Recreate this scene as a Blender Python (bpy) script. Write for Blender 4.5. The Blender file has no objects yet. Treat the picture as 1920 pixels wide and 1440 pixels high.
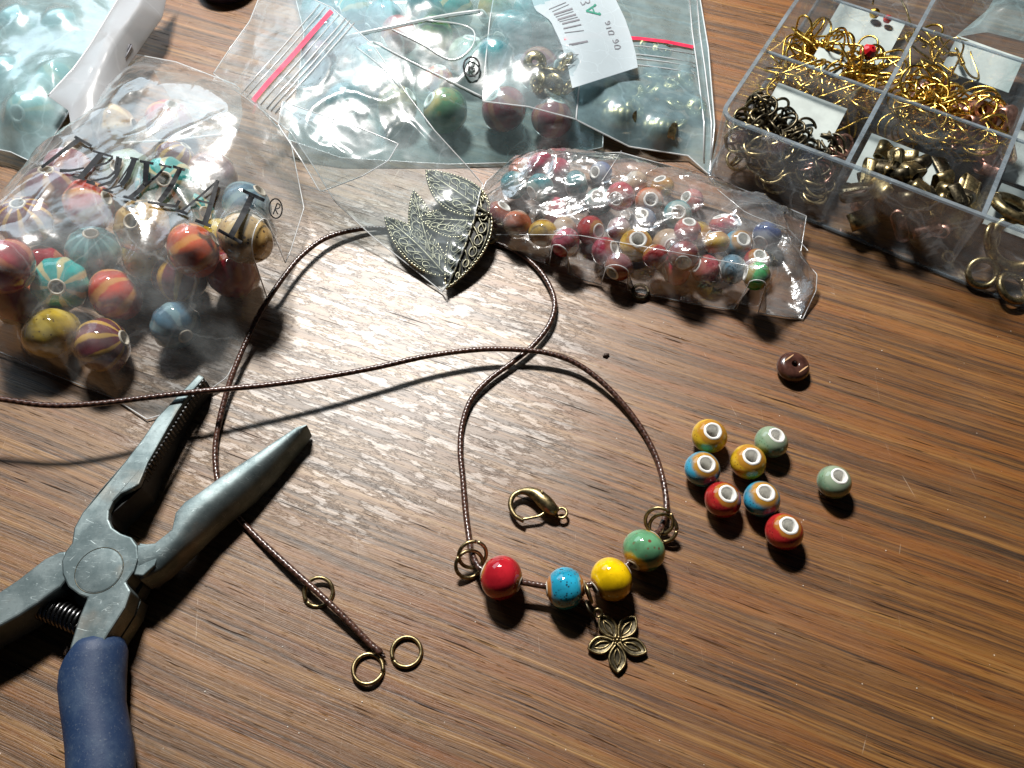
import bpy, math, random
import numpy as np
from mathutils import Vector, Matrix, Quaternion, noise

# ------------------------------------------------------------------ scene, camera, light
# one Blender unit is one centimetre
scene = bpy.context.scene
scene.unit_settings.system = 'METRIC'
scene.unit_settings.scale_length = 0.01
COL = scene.collection
rnd = random.Random(7)
R = math.radians

CAM_H, PITCH, FPX = 17.5, R(31.0), 1598.0
cam_data = bpy.data.cameras.new('camera')
cam_data.lens = FPX / 1920 * 36
cam_data.sensor_width = 36
cam_data.clip_start, cam_data.clip_end = 0.5, 2000
camera = bpy.data.objects.new('camera', cam_data)
camera.location = (0, 0, CAM_H)
camera.rotation_euler = (PITCH, 0, 0)
COL.objects.link(camera)
scene.camera = camera

world = bpy.data.worlds.new('World')
scene.world = world
world.use_nodes = True
bg = world.node_tree.nodes['Background']
bg.inputs['Color'].default_value = (0.62, 0.80, 1.0, 1)
bg.inputs['Strength'].default_value = 0.014


def area_lamp(name, loc, target, sx, sy, power, color, roll=0.0):
    d = bpy.data.lights.new(name, 'AREA')
    d.shape = 'RECTANGLE'
    d.size, d.size_y, d.energy, d.color = sx, sy, power, color
    o = bpy.data.objects.new(name, d)
    o.location = loc
    q = (Vector(target) - Vector(loc)).to_track_quat('-Z', 'Y')
    o.rotation_euler = (q @ Quaternion((0, 0, 1), roll)).to_euler()
    COL.objects.link(o)
    return o


area_lamp('desk_lamp', (-10.5, 49, 51), (-1, 9, 0), 11.5, 5.4, 86000, (1.0, 0.965, 0.92), R(-14))
area_lamp('window_light', (-55, 95, 62), (-4, 18, 0), 70, 45, 30000, (0.70, 0.87, 1.0))
scene.view_settings.view_transform = 'Standard'
scene.view_settings.look = 'None'
scene.view_settings.exposure = 0.0
scene.view_settings.gamma = 1.0
scene.cycles.transparent_max_bounces = 40
scene.cycles.max_bounces = 10
scene.cycles.caustics_reflective = False
scene.cycles.caustics_refractive = False
scene.cycles.sample_clamp_indirect = 4.0

_F = Vector((0, math.sin(PITCH), -math.cos(PITCH)))
_U = Vector((0, math.cos(PITCH), math.sin(PITCH)))


def at(x, y, z=0.0):
    """Point at height z (cm) on the sight line through photo position x, y."""
    d = _F + Vector((1, 0, 0)) * ((x - 960) / FPX) - _U * ((y - 720) / FPX)
    return Vector((0, 0, CAM_H)) + d * ((z - CAM_H) / d.z)


def pix(p):
    v = Vector(p) - Vector((0, 0, CAM_H))
    dep = v.dot(_F)
    return 960 + FPX * v.x / dep, 720 - FPX * v.dot(_U) / dep


# ------------------------------------------------------------------ node helpers
class NT:
    def __init__(self, name):
        self.m = bpy.data.materials.new(name)
        self.m.use_nodes = True
        self.t = self.m.node_tree
        self.t.nodes.clear()
        self.out = self.t.nodes.new('ShaderNodeOutputMaterial')

    def n(self, kind, props=None, **ins):
        nd = self.t.nodes.new('ShaderNode' + kind)
        for k, v in (props or {}).items():
            setattr(nd, k, v)
        for k, v in ins.items():
            key = int(k[1:]) if k[0] == 'i' and k[1:].isdigit() else k.replace('_', ' ')
            self.put(nd.inputs[key], v)
        return nd

    def put(self, sock, v):
        if isinstance(v, bpy.types.NodeSocket):
            self.t.links.new(v, sock)
        elif isinstance(v, bpy.types.Node):
            self.t.links.new(v.outputs[0], sock)
        else:
            if isinstance(v, (tuple, list)) and len(v) == 3 and sock.type == 'RGBA':
                v = (*v, 1)
            sock.default_value = v

    def math(self, op, a, b=0.0, c=None, clamp=False):
        nd = self.t.nodes.new('ShaderNodeMath')
        nd.operation, nd.use_clamp = op, clamp
        self.put(nd.inputs[0], a)
        self.put(nd.inputs[1], b)
        if c is not None:
            self.put(nd.inputs[2], c)
        return nd.outputs[0]

    def ss(self, x, lo, hi, a=0.0, b=1.0):
        nd = self.n('MapRange', {'interpolation_type': 'SMOOTHSTEP'}, i0=x, i1=lo, i2=hi, i3=a, i4=b)
        return nd.outputs[0]

    def mix(self, f, a, b, blend='MIX'):
        nd = self.t.nodes.new('ShaderNodeMix')
        nd.data_type, nd.blend_type = 'RGBA', blend
        self.put(nd.inputs[0], f)
        self.put(nd.inputs[6], a)
        self.put(nd.inputs[7], b)
        return nd.outputs[2]

    def ramp(self, f, stops):
        nd = self.t.nodes.new('ShaderNodeValToRGB')
        self.put(nd.inputs[0], f)
        e = nd.color_ramp.elements
        e[0].position, e[0].color = stops[0][0], (*stops[0][1], 1)
        e[1].position, e[1].color = stops[-1][0], (*stops[-1][1], 1)
        for p, c in stops[1:-1]:
            x = e.new(p)
            x.color = (*c, 1)
        return nd.outputs[0]

    def noise(self, vec, scale, detail=4.0, rough=0.55, dist=0.0):
        return self.n('TexNoise', None, Vector=vec, Scale=scale, Detail=detail, Roughness=rough, Distortion=dist).outputs[0]

    def obj(self):
        return self.n('TexCoord').outputs['Object']

    def bump(self, h, strength, dist, normal=None):
        nd = self.n('Bump', None, Height=h, Strength=strength, Distance=dist)
        if normal is not None:
            self.put(nd.inputs['Normal'], normal)
        return nd.outputs[0]

    def principled(self, **k):
        p = self.n('BsdfPrincipled', None, **k)
        self.t.links.new(p.outputs[0], self.out.inputs[0])
        return self.m


def mat_wood():
    s = NT('worn_wood')
    co = s.obj()
    mp = s.n('Mapping', None, Vector=co, Rotation=(0, 0, R(21.5))).outputs[0]
    warp = s.noise(mp, 0.16, 3, .5)
    sx = s.n('SeparateXYZ', None, Vector=mp)
    u, v = sx.outputs[0], sx.outputs[1]
    v2 = s.math('ADD', v, s.math('MULTIPLY', warp, .28))

    def st(fu, fv, w=0.0):
        return s.n('CombineXYZ', None, X=s.math('MULTIPLY', u, fu), Y=s.math('MULTIPLY', v2, fv), Z=w).outputs[0]
    bands = s.noise(st(.042, 3.0, 4.1), 1.0, 5, .62)
    streak = s.noise(st(.12, 11.5, 7.7), 1.0, 6, .68)
    fine = s.noise(st(.5, 38.0, 2.2), 1.0, 5, .72)
    pore = s.noise(st(.62, 17.0, 9.0), 1.0, 2, .5)
    pore2 = s.noise(st(1.7, 36.0, 12.0), 1.0, 2, .5)
    tone = s.math('ADD', s.math('MULTIPLY', bands, .42), s.math('MULTIPLY', streak, .58))
    col = s.ramp(tone, [(.36, (.010, .005, .003)), (.44, (.046, .017, .005)), (.50, (.135, .050, .009)), (.555, (.235, .106, .020)), (.63, (.36, .200, .062))])
    amber = s.ss(s.noise(st(.085, 2.6, 21.0), 1.0, 5, .62), .48, .62)
    col = s.mix(s.math('MULTIPLY', amber, .62), col, (.275, .088, .006), 'MIX')
    red = s.ss(s.noise(st(.10, 3.4, 33.0), 1.0, 5, .62), .52, .64)
    col = s.mix(s.math('MULTIPLY', red, .40), col, (.070, .023, .010), 'MIX')
    dirt = s.ss(s.noise(st(.22, 4.2, 44.0), 1.0, 6, .70), .54, .68)
    col = s.mix(s.math('MULTIPLY', dirt, .60), col, (.026, .025, .028), 'MIX')
    blue = s.ss(s.noise(st(.55, 3.8, 51.0), 1.0, 5, .7), .655, .73)
    col = s.mix(s.math('MULTIPLY', blue, .55), col, (.030, .046, .060), 'MIX')
    col = s.mix(s.ss(fine, .38, .66, .0, .50), col, (.27, .140, .042), 'MIX')
    col = s.mix(s.ss(fine, .49, .33, .0, .62), col, (.018, .009, .006), 'MIX')
    # where the varnish has worn away: a patch of the table with a ragged outline that follows the grain
    c0 = at(640, 690)
    dx = s.math('SUBTRACT', s.n('SeparateXYZ', None, Vector=co).outputs[0], c0.x + .4)
    dy = s.math('SUBTRACT', s.n('SeparateXYZ', None, Vector=co).outputs[1], c0.y + .6)
    dist = s.math('SQRT', s.math('ADD', s.math('MULTIPLY', dx, s.math('MULTIPLY', dx, .55)), s.math('MULTIPLY', dy, s.math('MULTIPLY', dy, .85))))
    worn = s.ss(dist, 1.6, 7.0, 1.0, 0.0)
    worn = s.math('ADD', worn, s.math('MULTIPLY', s.math('SUBTRACT', s.noise(co, .33, 4), .5), .7), clamp=True)
    greyw = s.mix(s.ss(tone, .38, .62), (.120, .085, .060), (.42, .32, .225))
    greyw = s.mix(s.ss(s.noise(st(.3, 2.6, 61.0), 1.0, 4), .5, .66), greyw, (.24, .150, .085))
    col = s.mix(s.math('MULTIPLY', worn, .74), col, greyw)
    weath = s.ss(s.math('ADD', s.n('SeparateXYZ', None, Vector=co).outputs[0], s.math('MULTIPLY', s.noise(co, .25, 4), 6.0)), 6.5, -4.0, 0, 1)
    col = s.mix(s.math('MULTIPLY', weath, .26), col, s.mix(s.ss(tone, .38, .62), (.040, .030, .023), (.23, .175, .115)))
    col = s.mix(1.0, col, (.87, .785, .61), 'MULTIPLY')
    # remaining flakes of varnish in the worn area
    fl = s.noise(st(1.25, 5.4, 15.0), 1.0, 9, .68)
    fl2 = s.noise(st(2.2, 7.5, 81.0), 1.0, 5, .6)
    flv = s.math('ADD', s.math('MULTIPLY', fl, .8), s.math('MULTIPLY', fl2, .2))
    flake = s.ss(flv, .485, .540)
    edge = s.math('MULTIPLY', s.ss(flv, .475, .499), s.ss(flv, .507, .499, 0.0, 1.0))
    flake_w = s.math('MULTIPLY', flake, s.ss(worn, .30, .62))
    col = s.mix(s.math('MULTIPLY', flake_w, .18), col, (.36, .315, .27))
    col = s.mix(s.math('MULTIPLY', s.math('MULTIPLY', edge, s.ss(worn, .3, .6)), .7), col, (.030, .018, .012))
    # open pores, dark dashes along the grain
    pm = s.math('MAXIMUM', s.ss(pore, .660, .715), s.math('MULTIPLY', s.ss(pore2, .655, .72), .75))
    col = s.mix(s.math('MULTIPLY', pm, .82), col, (.014, .009, .007))
    # scuffs and dust
    scr = s.n('TexVoronoi', {'feature': 'DISTANCE_TO_EDGE'}, Vector=s.n('Mapping', None, Vector=co, Rotation=(0, 0, R(-50)), Scale=(.9, .09, 1)).outputs[0], Scale=1.1).outputs[0]
    scm = s.math('MULTIPLY', s.ss(scr, .0022, .0006, 0, 1), s.ss(s.noise(co, 1.3, 4), .56, .66))
    col = s.mix(s.math('MULTIPLY', scm, .5), col, (.5, .40, .30))
    sp = s.n('TexVoronoi', None, Vector=co, Scale=2.6).outputs[0]
    col = s.mix(s.math('MULTIPLY', s.ss(sp, .042, .03, 0, 1), s.ss(s.noise(co, 2.0, 2), .5, .62)), col, (.62, .55, .47))
    bare = s.math('MULTIPLY', worn, s.math('SUBTRACT', 1.0, flake_w))
    rough = s.math('ADD', s.math('MULTIPLY', bare, .10), s.math('ADD', .36, s.math('MULTIPLY', s.noise(st(.5, 5, 3), 1.0, 5), .16)))
    rough = s.math('ADD', rough, s.math('MULTIPLY', pm, .3), clamp=True)
    h = s.math('ADD', s.math('MULTIPLY', tone, .8), s.math('MULTIPLY', fine, .6))
    h = s.math('SUBTRACT', h, s.math('MULTIPLY', pm, .9))
    h = s.math('ADD', h, s.math('MULTIPLY', flake_w, .55))
    nrm = s.bump(h, .55, .035)
    spec = s.math('MULTIPLY', s.math('ADD', .55, s.math('MULTIPLY', flake_w, .30)), s.math('SUBTRACT', 1.0, s.math('MULTIPLY', pm, .75)))
    return s.principled(Base_Color=col, Roughness=rough, Normal=nrm, Specular_IOR_Level=spec, Coat_Weight=s.math('MULTIPLY', s.math('ADD', .22, s.math('MULTIPLY', worn, s.math('ADD', .74, s.math('MULTIPLY', flake_w, .20)))), s.math('SUBTRACT', 1.0, s.math('MULTIPLY', s.math('MAXIMUM', pm, s.math('MULTIPLY', edge, .8)), .8))), Coat_Roughness=.44, Coat_IOR=1.5)


def mat_glaze(name, main, ring=None, rad=.4, speck=(.05, .03, .02), speck_amt=.6, speck_scale=11.0, speck_size=.22, ring_lo=.70, ring_hi=.86, stripe=None, lobes=0, mottled=None, rough=.07):
    s = NT(name)
    co = s.obj()
    sp = s.n('SeparateXYZ', None, Vector=co)
    x, y = sp.outputs[0], sp.outputs[1]
    rr = s.math('DIVIDE', s.math('SQRT', s.math('ADD', s.math('MULTIPLY', x, x), s.math('MULTIPLY', y, y))), rad)
    nz = s.noise(co, 3.2 / rad * .4, 3)
    col = s.mix(s.ss(nz, .35, .68), tuple(c * .66 for c in main), tuple(min(1, c * 1.10) for c in main))
    if mottled:
        col = s.mix(s.ss(s.noise(co, 2.2, 3), .52, .62), col, mottled)
    if stripe:
        ang = s.math('ARCTAN2', y, x)
        wv = s.math('SINE', s.math('ADD', s.math('MULTIPLY', ang, lobes), s.math('MULTIPLY', s.noise(co, 2.4, 3), 2.4)))
        col = s.mix(s.ss(wv, .25, .9), col, stripe)
    if speck_amt > 0:
        vo = s.n('TexVoronoi', None, Vector=co, Scale=speck_scale).outputs[0]
        sm = s.math('MULTIPLY', s.ss(vo, speck_size, speck_size * .6, 0, 1), s.ss(s.noise(co, 3.4, 2), .28, .46))
        col = s.mix(s.math('MULTIPLY', sm, speck_amt), col, speck)
    if ring:
        rf = s.ss(s.math('ADD', rr, s.math('MULTIPLY', s.math('SUBTRACT', s.noise(co, 5.0, 3), .5), .28)), ring_hi, ring_lo, 0, 1)
        col = s.mix(rf, col, ring)
    nb = s.bump(s.noise(co, 9.0, 3), .12, .02)
    return s.principled(Base_Color=col, Roughness=rough, Coat_Weight=.6, Coat_Roughness=.03, Specular_IOR_Level=.5, Normal=nb)


def mat_metal(name, col, dark, rough=.34, metallic=1.0, scale=9.0, bump=.12):
    s = NT(name)
    co = s.obj()
    nz = s.noise(co, scale, 5, .6)
    c = s.mix(s.ss(nz, .34, .64), dark, col)
    r = s.math('ADD', rough - .08, s.math('MULTIPLY', s.noise(co, scale * 2.3, 4), .2))
    return s.principled(Base_Color=c, Metallic=metallic, Roughness=r, Normal=s.bump(s.noise(co, scale * 4, 4), bump, .02))


def mat_steel():
    s = NT('scratched_steel')
    co = s.obj()
    n1 = s.noise(co, 1.4, 6, .65)
    n2 = s.noise(co, 14.0, 6, .7)
    col = s.mix(s.ss(n1, .32, .66), (.085, .115, .120), (.185, .225, .228))
    col = s.mix(s.ss(n2, .55, .72, 0, .5), col, (.055, .07, .075))
    col = s.mix(s.math('MULTIPLY', s.ss(s.noise(co, .9, 4), .56, .72), .35), col, (.25, .20, .15))
    scm = None
    for rot, sc in ((35, (.5, 3.2, 1)), (118, (.6, 4.0, 1)), (75, (.45, 2.6, 1))):
        vv = s.n('TexVoronoi', {'feature': 'DISTANCE_TO_EDGE'}, Vector=s.n('Mapping', None, Vector=co, Rotation=(0, 0, R(rot)), Scale=sc).outputs[0], Scale=1.6).outputs[0]
        m = s.math('MULTIPLY', s.ss(vv, .010, .002, 0, 1), s.ss(s.noise(co, 5.0 + rot * .02, 3), .56, .62))
        scm = m if scm is None else s.math('MAXIMUM', scm, m)
    col = s.mix(s.math('MULTIPLY', scm, .55), col, (.46, .52, .52))
    rough = s.math('ADD', .46, s.math('MULTIPLY', n2, .16))
    h = s.math('SUBTRACT', s.math('MULTIPLY', n2, .4), scm)
    return s.principled(Base_Color=col, Metallic=.75, Roughness=rough, Normal=s.bump(h, .18, .02))


def mat_film(name, haze=.14, tint=(.93, .965, .975), rough=.13, crinkle=.5, scale=1.3, gloss=1.0, hazecol=(.80, .86, .88), vary=1.0):
    """Thin clear plastic: see-through, a milky veil, and a sharp crinkled sheen."""
    s = NT(name)
    co = s.obj()
    wq = s.n('VectorMath', {'operation': 'ADD'}, i0=co, i1=s.n('VectorMath', {'operation': 'SCALE'}, i0=s.n('TexNoise', None, Vector=co, Scale=.9, Detail=3.0).outputs[1], Scale=.9).outputs[0]).outputs[0]
    v1 = s.n('TexVoronoi', {'feature': 'DISTANCE_TO_EDGE'}, Vector=wq, Scale=scale).outputs[0]
    v2 = s.n('TexVoronoi', {'feature': 'DISTANCE_TO_EDGE'}, Vector=wq, Scale=scale * 2.7).outputs[0]
    h = s.math('ADD', s.math('MULTIPLY', s.math('MINIMUM', v1, .35), 1.0), s.math('MULTIPLY', s.math('MINIMUM', v2, .3), .4))
    h = s.math('ADD', h, s.math('MULTIPLY', s.noise(co, 2.0, 3), .45))
    nrm = s.bump(h, crinkle, .16)
    lw = s.math('POWER', s.n('LayerWeight', None, Blend=.5, Normal=nrm).outputs[1], 3.2)
    f = s.math('MULTIPLY', s.math('ADD', .05, s.math('MULTIPLY', lw, .55)), gloss, clamp=True)
    dust = s.noise(co, 1.7, 6, .65)
    hz = s.math('MULTIPLY', s.ss(dust, .30, .72, 1 - .45 * vary, 1 + .5 * vary), haze)
    hz = s.math('ADD', hz, s.math('MULTIPLY', s.ss(v1, .02, .004, 0, 1), .10), clamp=True)
    tr = s.n('BsdfTransparent', None, Color=tint)
    df = s.n('BsdfDiffuse', None, Color=hazecol, Normal=nrm)
    tl = s.n('BsdfTranslucent', None, Color=hazecol, Normal=nrm)
    veil = s.n('MixShader', None, i0=.45, i1=df.outputs[0], i2=tl.outputs[0])
    gl = s.n('BsdfGlossy', None, Color=(1, 1, 1), Roughness=rough, Normal=nrm)
    a = s.n('MixShader', None, i0=hz, i1=tr.outputs[0], i2=veil.outputs[0])
    b = s.n('MixShader', None, i0=f, i1=a.outputs[0], i2=gl.outputs[0])
    s.t.links.new(b.outputs[0], s.out.inputs[0])
    return s.m


def mat_plain(name, col, rough=.5, metallic=0.0, var=.12, scale=4.0, bump=.1, **k):
    s = NT(name)
    co = s.obj()
    nz = s.noise(co, scale, 5, .6)
    c = s.mix(s.ss(nz, .3, .7), tuple(x * (1 - var) for x in col), tuple(min(1, x * (1 + var)) for x in col))
    return s.principled(Base_Color=c, Roughness=rough, Metallic=metallic, Normal=s.bump(s.noise(co, scale * 5, 4), bump, .02), **k)


def mat_cord():
    s = NT('waxed_brown_cord')
    uv = s.n('UVMap').outputs[0]
    sp = s.n('SeparateXYZ', None, Vector=uv)
    a = s.math('MULTIPLY', sp.outputs[0], 2 * math.pi)
    b = s.math('MULTIPLY', sp.outputs[1], 2 * math.pi / .17)
    w1 = s.math('SINE', s.math('ADD', s.math('MULTIPLY', a, 2.0), b))
    w2 = s.math('SINE', s.math('SUBTRACT', s.math('MULTIPLY', a, 2.0), b))
    h = s.math('MAXIMUM', w1, w2)
    c = s.mix(s.ss(h, -.2, .9), (.026, .012, .009), (.075, .035, .025))
    c = s.mix(s.ss(s.noise(s.obj(), .9, 3), .45, .65, 0, .5), c, (.10, .045, .03))
    return s.principled(Base_Color=c, Roughness=.27, Specular_IOR_Level=.6, Normal=s.bump(h, .25, .012))


def mat_grip():
    s = NT('blue_rubber_grip')
    co = s.obj()
    n1 = s.noise(co, 2.0, 6, .7)
    n2 = s.noise(co, 22.0, 4, .7)
    c = s.mix(s.ss(n1, .42, .68), (.012, .030, .078), (.032, .056, .105))
    c = s.mix(s.ss(n2, .56, .72, 0, .5), c, (.16, .18, .20))
    return s.principled(Base_Color=c, Roughness=.55, Specular_IOR_Level=.35, Normal=s.bump(n2, .25, .015))


M = {}
M['wood'] = mat_wood()
M['steel'] = mat_steel()
M['grip'] = mat_grip()

M['cord'] = mat_cord()
M['bronze'] = mat_metal('antique_bronze', (.42, .33, .17), (.16, .125, .065), .36)
M['dark_bronze'] = mat_metal('dark_bronze', (.13, .11, .07), (.035, .03, .022), .42)
M['leaf_bronze'] = mat_metal('aged_leaf_bronze', (.22, .21, .15), (.07, .07, .055), .42, scale=5)
M['shade_backing'] = mat_plain('painted_gap_shade', (.018, .020, .017), .6, var=.4)  # near-black colour standing in for shade in the filigree openings
M['leaf_dot'] = mat_metal('worn_leaf_dots', (.62, .57, .40), (.36, .32, .20), .30)
M['gold'] = mat_metal('bright_gold', (.74, .50, .12), (.46, .28, .05), .26)
M['copper'] = mat_metal('pink_copper', (.62, .36, .28), (.34, .18, .14), .36)
M['shaded_steel'] = mat_plain('shaded_jaw_steel', (.016, .018, .018), .6, .3, var=.4)  # dark steel for the inner jaw wall, its shade painted into the colour
M['spring'] = mat_metal('dark_spring_steel', (.20, .20, .20), (.06, .06, .06), .25)
M['film'] = mat_film('clear_bag_film', .16, crinkle=.12, scale=.5, rough=.16, gloss=1.6, tint=(.97, .985, .99), hazecol=(.88, .95, .97))
M['film_leaf'] = mat_film('leaf_bag_film', .17, crinkle=.06, scale=.5, rough=.19, gloss=1.05, tint=(.94, .98, .985), hazecol=(.78, .92, .97))
M['film_milky'] = mat_film('milky_bag_film', .21, crinkle=.06, scale=.45, rough=.2, tint=(.84, .94, .955), hazecol=(.62, .88, .92), gloss=1.5, vary=.6)
M['film_teal'] = mat_film('tinted_bag_film', .40, crinkle=.06, scale=.40, rough=.22, tint=(.82, .94, .96), hazecol=(.56, .84, .92), gloss=1.6, vary=.5)
M['film_crisp'] = mat_film('crisp_cellophane', .15, crinkle=.45, scale=.75, rough=.16, gloss=2.6, tint=(.975, .985, .99), hazecol=(.90, .94, .97))
M['film_corner'] = mat_film('pale_corner_film', .62, crinkle=.08, scale=.5, rough=.2, tint=(.82, .94, .96), hazecol=(.58, .83, .88), gloss=1.8, vary=.4)
M['film_fold'] = mat_film('folded_bag_film', .24, crinkle=.06, scale=.6, rough=.17, gloss=1.4, hazecol=(.8, .93, .96))
M['seam'] = mat_film('bag_seam', .85, crinkle=.0, rough=.2, gloss=1.5, hazecol=(.97, .99, 1.0), vary=.2)
M['frosted'] = mat_film('frosted_plastic', .74, crinkle=.0, scale=.3, rough=.25, gloss=.7, hazecol=(.56, .57, .59), vary=.05)
M['zip_red'] = mat_plain('red_zip_line', (.72, .035, .085), .35)
M['ink'] = mat_plain('black_print', (.006, .007, .009), .6, Specular_IOR_Level=.2)
M['ink_grey'] = mat_plain('grey_print', (.16, .16, .18), .5)
M['ink_green'] = mat_plain('green_print', (.03, .20, .14), .5)
M['paper'] = mat_film('white_label_paper', .80, crinkle=.0, rough=.35, gloss=.9, tint=(.9, .95, .97), hazecol=(.66, .74, .78), vary=.08)
M['card'] = mat_plain('grey_label_card', (.44, .49, .465), .7, var=.10, scale=2.4)
M['box'] = mat_film('clear_box_plastic', .055, crinkle=.05, scale=.6, rough=.06, tint=(.955, .97, .98), gloss=.8, hazecol=(.72, .78, .82))
M['box_rim'] = mat_film('box_rim_plastic', .42, crinkle=.12, scale=1.2, rough=.14, tint=(.74, .80, .84), gloss=1.2, hazecol=(.50, .57, .62))
M['rim_white'] = mat_plain('white_ceramic', (.80, .79, .75), .4, var=.12)
M['rim_dull'] = mat_plain('bare_clay', (.52, .46, .37), .45, var=.12)
M['red_gem'] = mat_plain('red_crystal', (.50, .012, .018), .06, var=.3, Coat_Weight=.6)
M['pink_gem'] = mat_plain('pink_bead', (.62, .14, .32), .2)
M['disc'] = mat_plain('dark_brown_stone', (.060, .024, .017), .22, var=.35, scale=6, Coat_Weight=.4)
M['disc_line'] = mat_plain('pale_groove', (.55, .33, .17), .5)
M['purple'] = mat_plain('dark_purple_rubber', (.022, .014, .028), .5)
M['crumb'] = mat_plain('dark_crumb', (.05, .028, .018), .6)
M['dust'] = mat_plain('pale_dust', (.72, .68, .60), .8)
M['blue_film'] = mat_film('blue_packet_film', .5, crinkle=.5, tint=(.55, .75, .85), hazecol=(.30, .52, .66))

AMB = (.50, .235, .035)
GL = {   # small beads (rad .4): main colour, amber ring by the hole, dark specks
    'yellow': mat_glaze('yellow_glaze', (.60, .37, .022), (.42, .20, .025), .40, (.18, .07, .01), .7, 15, .30),
    'blue': mat_glaze('blue_glaze', (.035, .30, .46), (.40, .20, .03), .40, (.02, .07, .12), .8, 15, .30, ring_lo=.62, ring_hi=.92),
    'red': mat_glaze('red_glaze', (.40, .022, .022), (.36, .14, .022), .40, (.12, .01, .01), .7, 15, .30, ring_lo=.62, ring_hi=.76),
    'sage': mat_glaze('sage_glaze', (.185, .30, .19), (.25, .32, .22), .40, (.08, .10, .04), .7, 15, .30),
    'nred': mat_glaze('necklace_red_glaze', (.44, .014, .024), (.42, .17, .03), .47, speck_amt=.15, ring_lo=.42, ring_hi=.62),
    'nblue': mat_glaze('necklace_blue_glaze', (.022, .34, .52), (.40, .16, .04), .47, (.015, .05, .08), .95, 13, .34, ring_lo=.56, ring_hi=.66),
    'nyellow': mat_glaze('necklace_yellow_glaze', (.80, .51, .004), (.34, .15, .02), .47, (.34, .18, .01), .5, 12, .2, ring_lo=.42, ring_hi=.60),
    'ngreen': mat_glaze('necklace_green_glaze', (.115, .30, .155), (.50, .30, .03), .47, (.16, .05, .03), .95, 5.6, .27, ring_lo=.56, ring_hi=.72),
    'orange': mat_glaze('orange_glaze', (.56, .15, .06), (.50, .30, .2), .40, speck_amt=.3),
    'pink': mat_glaze('pink_speckled_glaze', (.50, .10, .12), (.45, .15, .13), .40, (.08, .015, .02), .95, 13, .30),
    'bluespeck': mat_glaze('blue_speckled_glaze', (.16, .29, .38), (.30, .36, .38), .40, (.015, .03, .06), .95, 13, .30),
    'navy': mat_glaze('navy_glaze', (.07, .11, .26), (.25, .28, .35), .40, speck_amt=.3),
    'green': mat_glaze('bright_green_glaze', (.035, .40, .10), (.30, .22, .03), .40, (.01, .08, .02), .7),
    'teal': mat_glaze('teal_glaze', (.05, .24, .27), (.30, .40, .38), .40, (.01, .05, .07), .7),
    'crimson': mat_glaze('crimson_glaze', (.42, .025, .07), (.40, .10, .08), .40, speck_amt=.4),
    'maroon': mat_glaze('maroon_glaze', (.22, .035, .04), (.32, .10, .06), .40, speck_amt=.4),
    'cream': mat_glaze('cream_glaze', (.55, .40, .27), (.62, .56, .48), .40, (.2, .1, .04), .4),
    'mauve': mat_glaze('mauve_glaze', (.30, .14, .20), (.4, .3, .3), .40, speck_amt=.4),
}
YS = (.56, .33, .07)
GL.update({   # large ribbed beads (rad .68)
    'L_plum': mat_glaze('plum_ribbed_glaze', (.17, .042, .055), None, .68, speck_amt=.4, speck_scale=8, stripe=YS, lobes=9),
    'L_purple': mat_glaze('purple_glaze', (.15, .055, .085), None, .68, speck_amt=.5, speck_scale=9, stripe=(.36, .22, .12), lobes=5),
    'L_coral': mat_glaze('coral_glaze', (.55, .075, .045), None, .68, speck_amt=.2, stripe=(.62, .28, .10), lobes=6),
    'L_orange': mat_glaze('orange_red_glaze', (.62, .090, .018), None, .68, speck_amt=.2, stripe=(.64, .26, .06), lobes=6),
    'L_teal': mat_glaze('slate_teal_glaze', (.10, .22, .235), None, .68, speck_amt=.3, speck_scale=9, stripe=(.17, .32, .33), lobes=11),
    'L_turq': mat_glaze('turquoise_glaze', (.03, .36, .34), None, .68, speck_amt=.3, stripe=(.50, .46, .26), lobes=7),
    'L_tan': mat_glaze('tan_glaze', (.42, .26, .085), None, .68, (.06, .03, .02), .7, 7.5, .24, stripe=(.58, .42, .20), lobes=6),
    'L_tanspeck': mat_glaze('spotted_tan_glaze', (.44, .28, .10), None, .68, (.05, .03, .025), .9, 7.0, .30, stripe=(.56, .40, .18), lobes=7),
    'L_yellow': mat_glaze('spotted_yellow_glaze', (.58, .40, .035), None, .68, (.10, .05, .01), .85, 7.5, .22, stripe=(.64, .48, .10), lobes=6),
    'L_red': mat_glaze('crimson_ribbed_glaze', (.36, .018, .035), None, .68, speck_amt=.3, stripe=(.50, .16, .08), lobes=5),
    'L_blue': mat_glaze('grey_blue_glaze', (.10, .20, .28), None, .68, speck_amt=.4, stripe=(.20, .32, .36), lobes=6),
    'L_green': mat_glaze('green_brown_glaze', (.09, .235, .085), (.55, .40, .15), .68, (.05, .06, .02), .6, 7, .2, ring_lo=.5, ring_hi=.78, mottled=(.22, .22, .06)),
    'L_dteal': mat_glaze('deep_teal_glaze', (.012, .20, .24), None, .68, speck_amt=.3, mottled=(.03, .30, .32)),
    'L_pale': mat_glaze('pale_green_glaze', (.40, .48, .38), None, .68, speck_amt=.3),
    'L_mauve': mat_glaze('dusty_mauve_glaze', (.34, .17, .19), None, .68, speck_amt=.3, stripe=(.48, .30, .26), lobes=6),
})


# ------------------------------------------------------------------ mesh helpers
def thing(name, label, cat, loc=(0, 0, 0), rot=None, group=None):
    o = bpy.data.objects.new(name, None)
    o.empty_display_size = .2
    o.location = loc
    if rot is not None:
        o.rotation_mode = 'QUATERNION'
        o.rotation_quaternion = rot
    o['label'], o['category'] = label, cat
    if group:
        o['group'] = group
    COL.objects.link(o)
    return o


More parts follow.
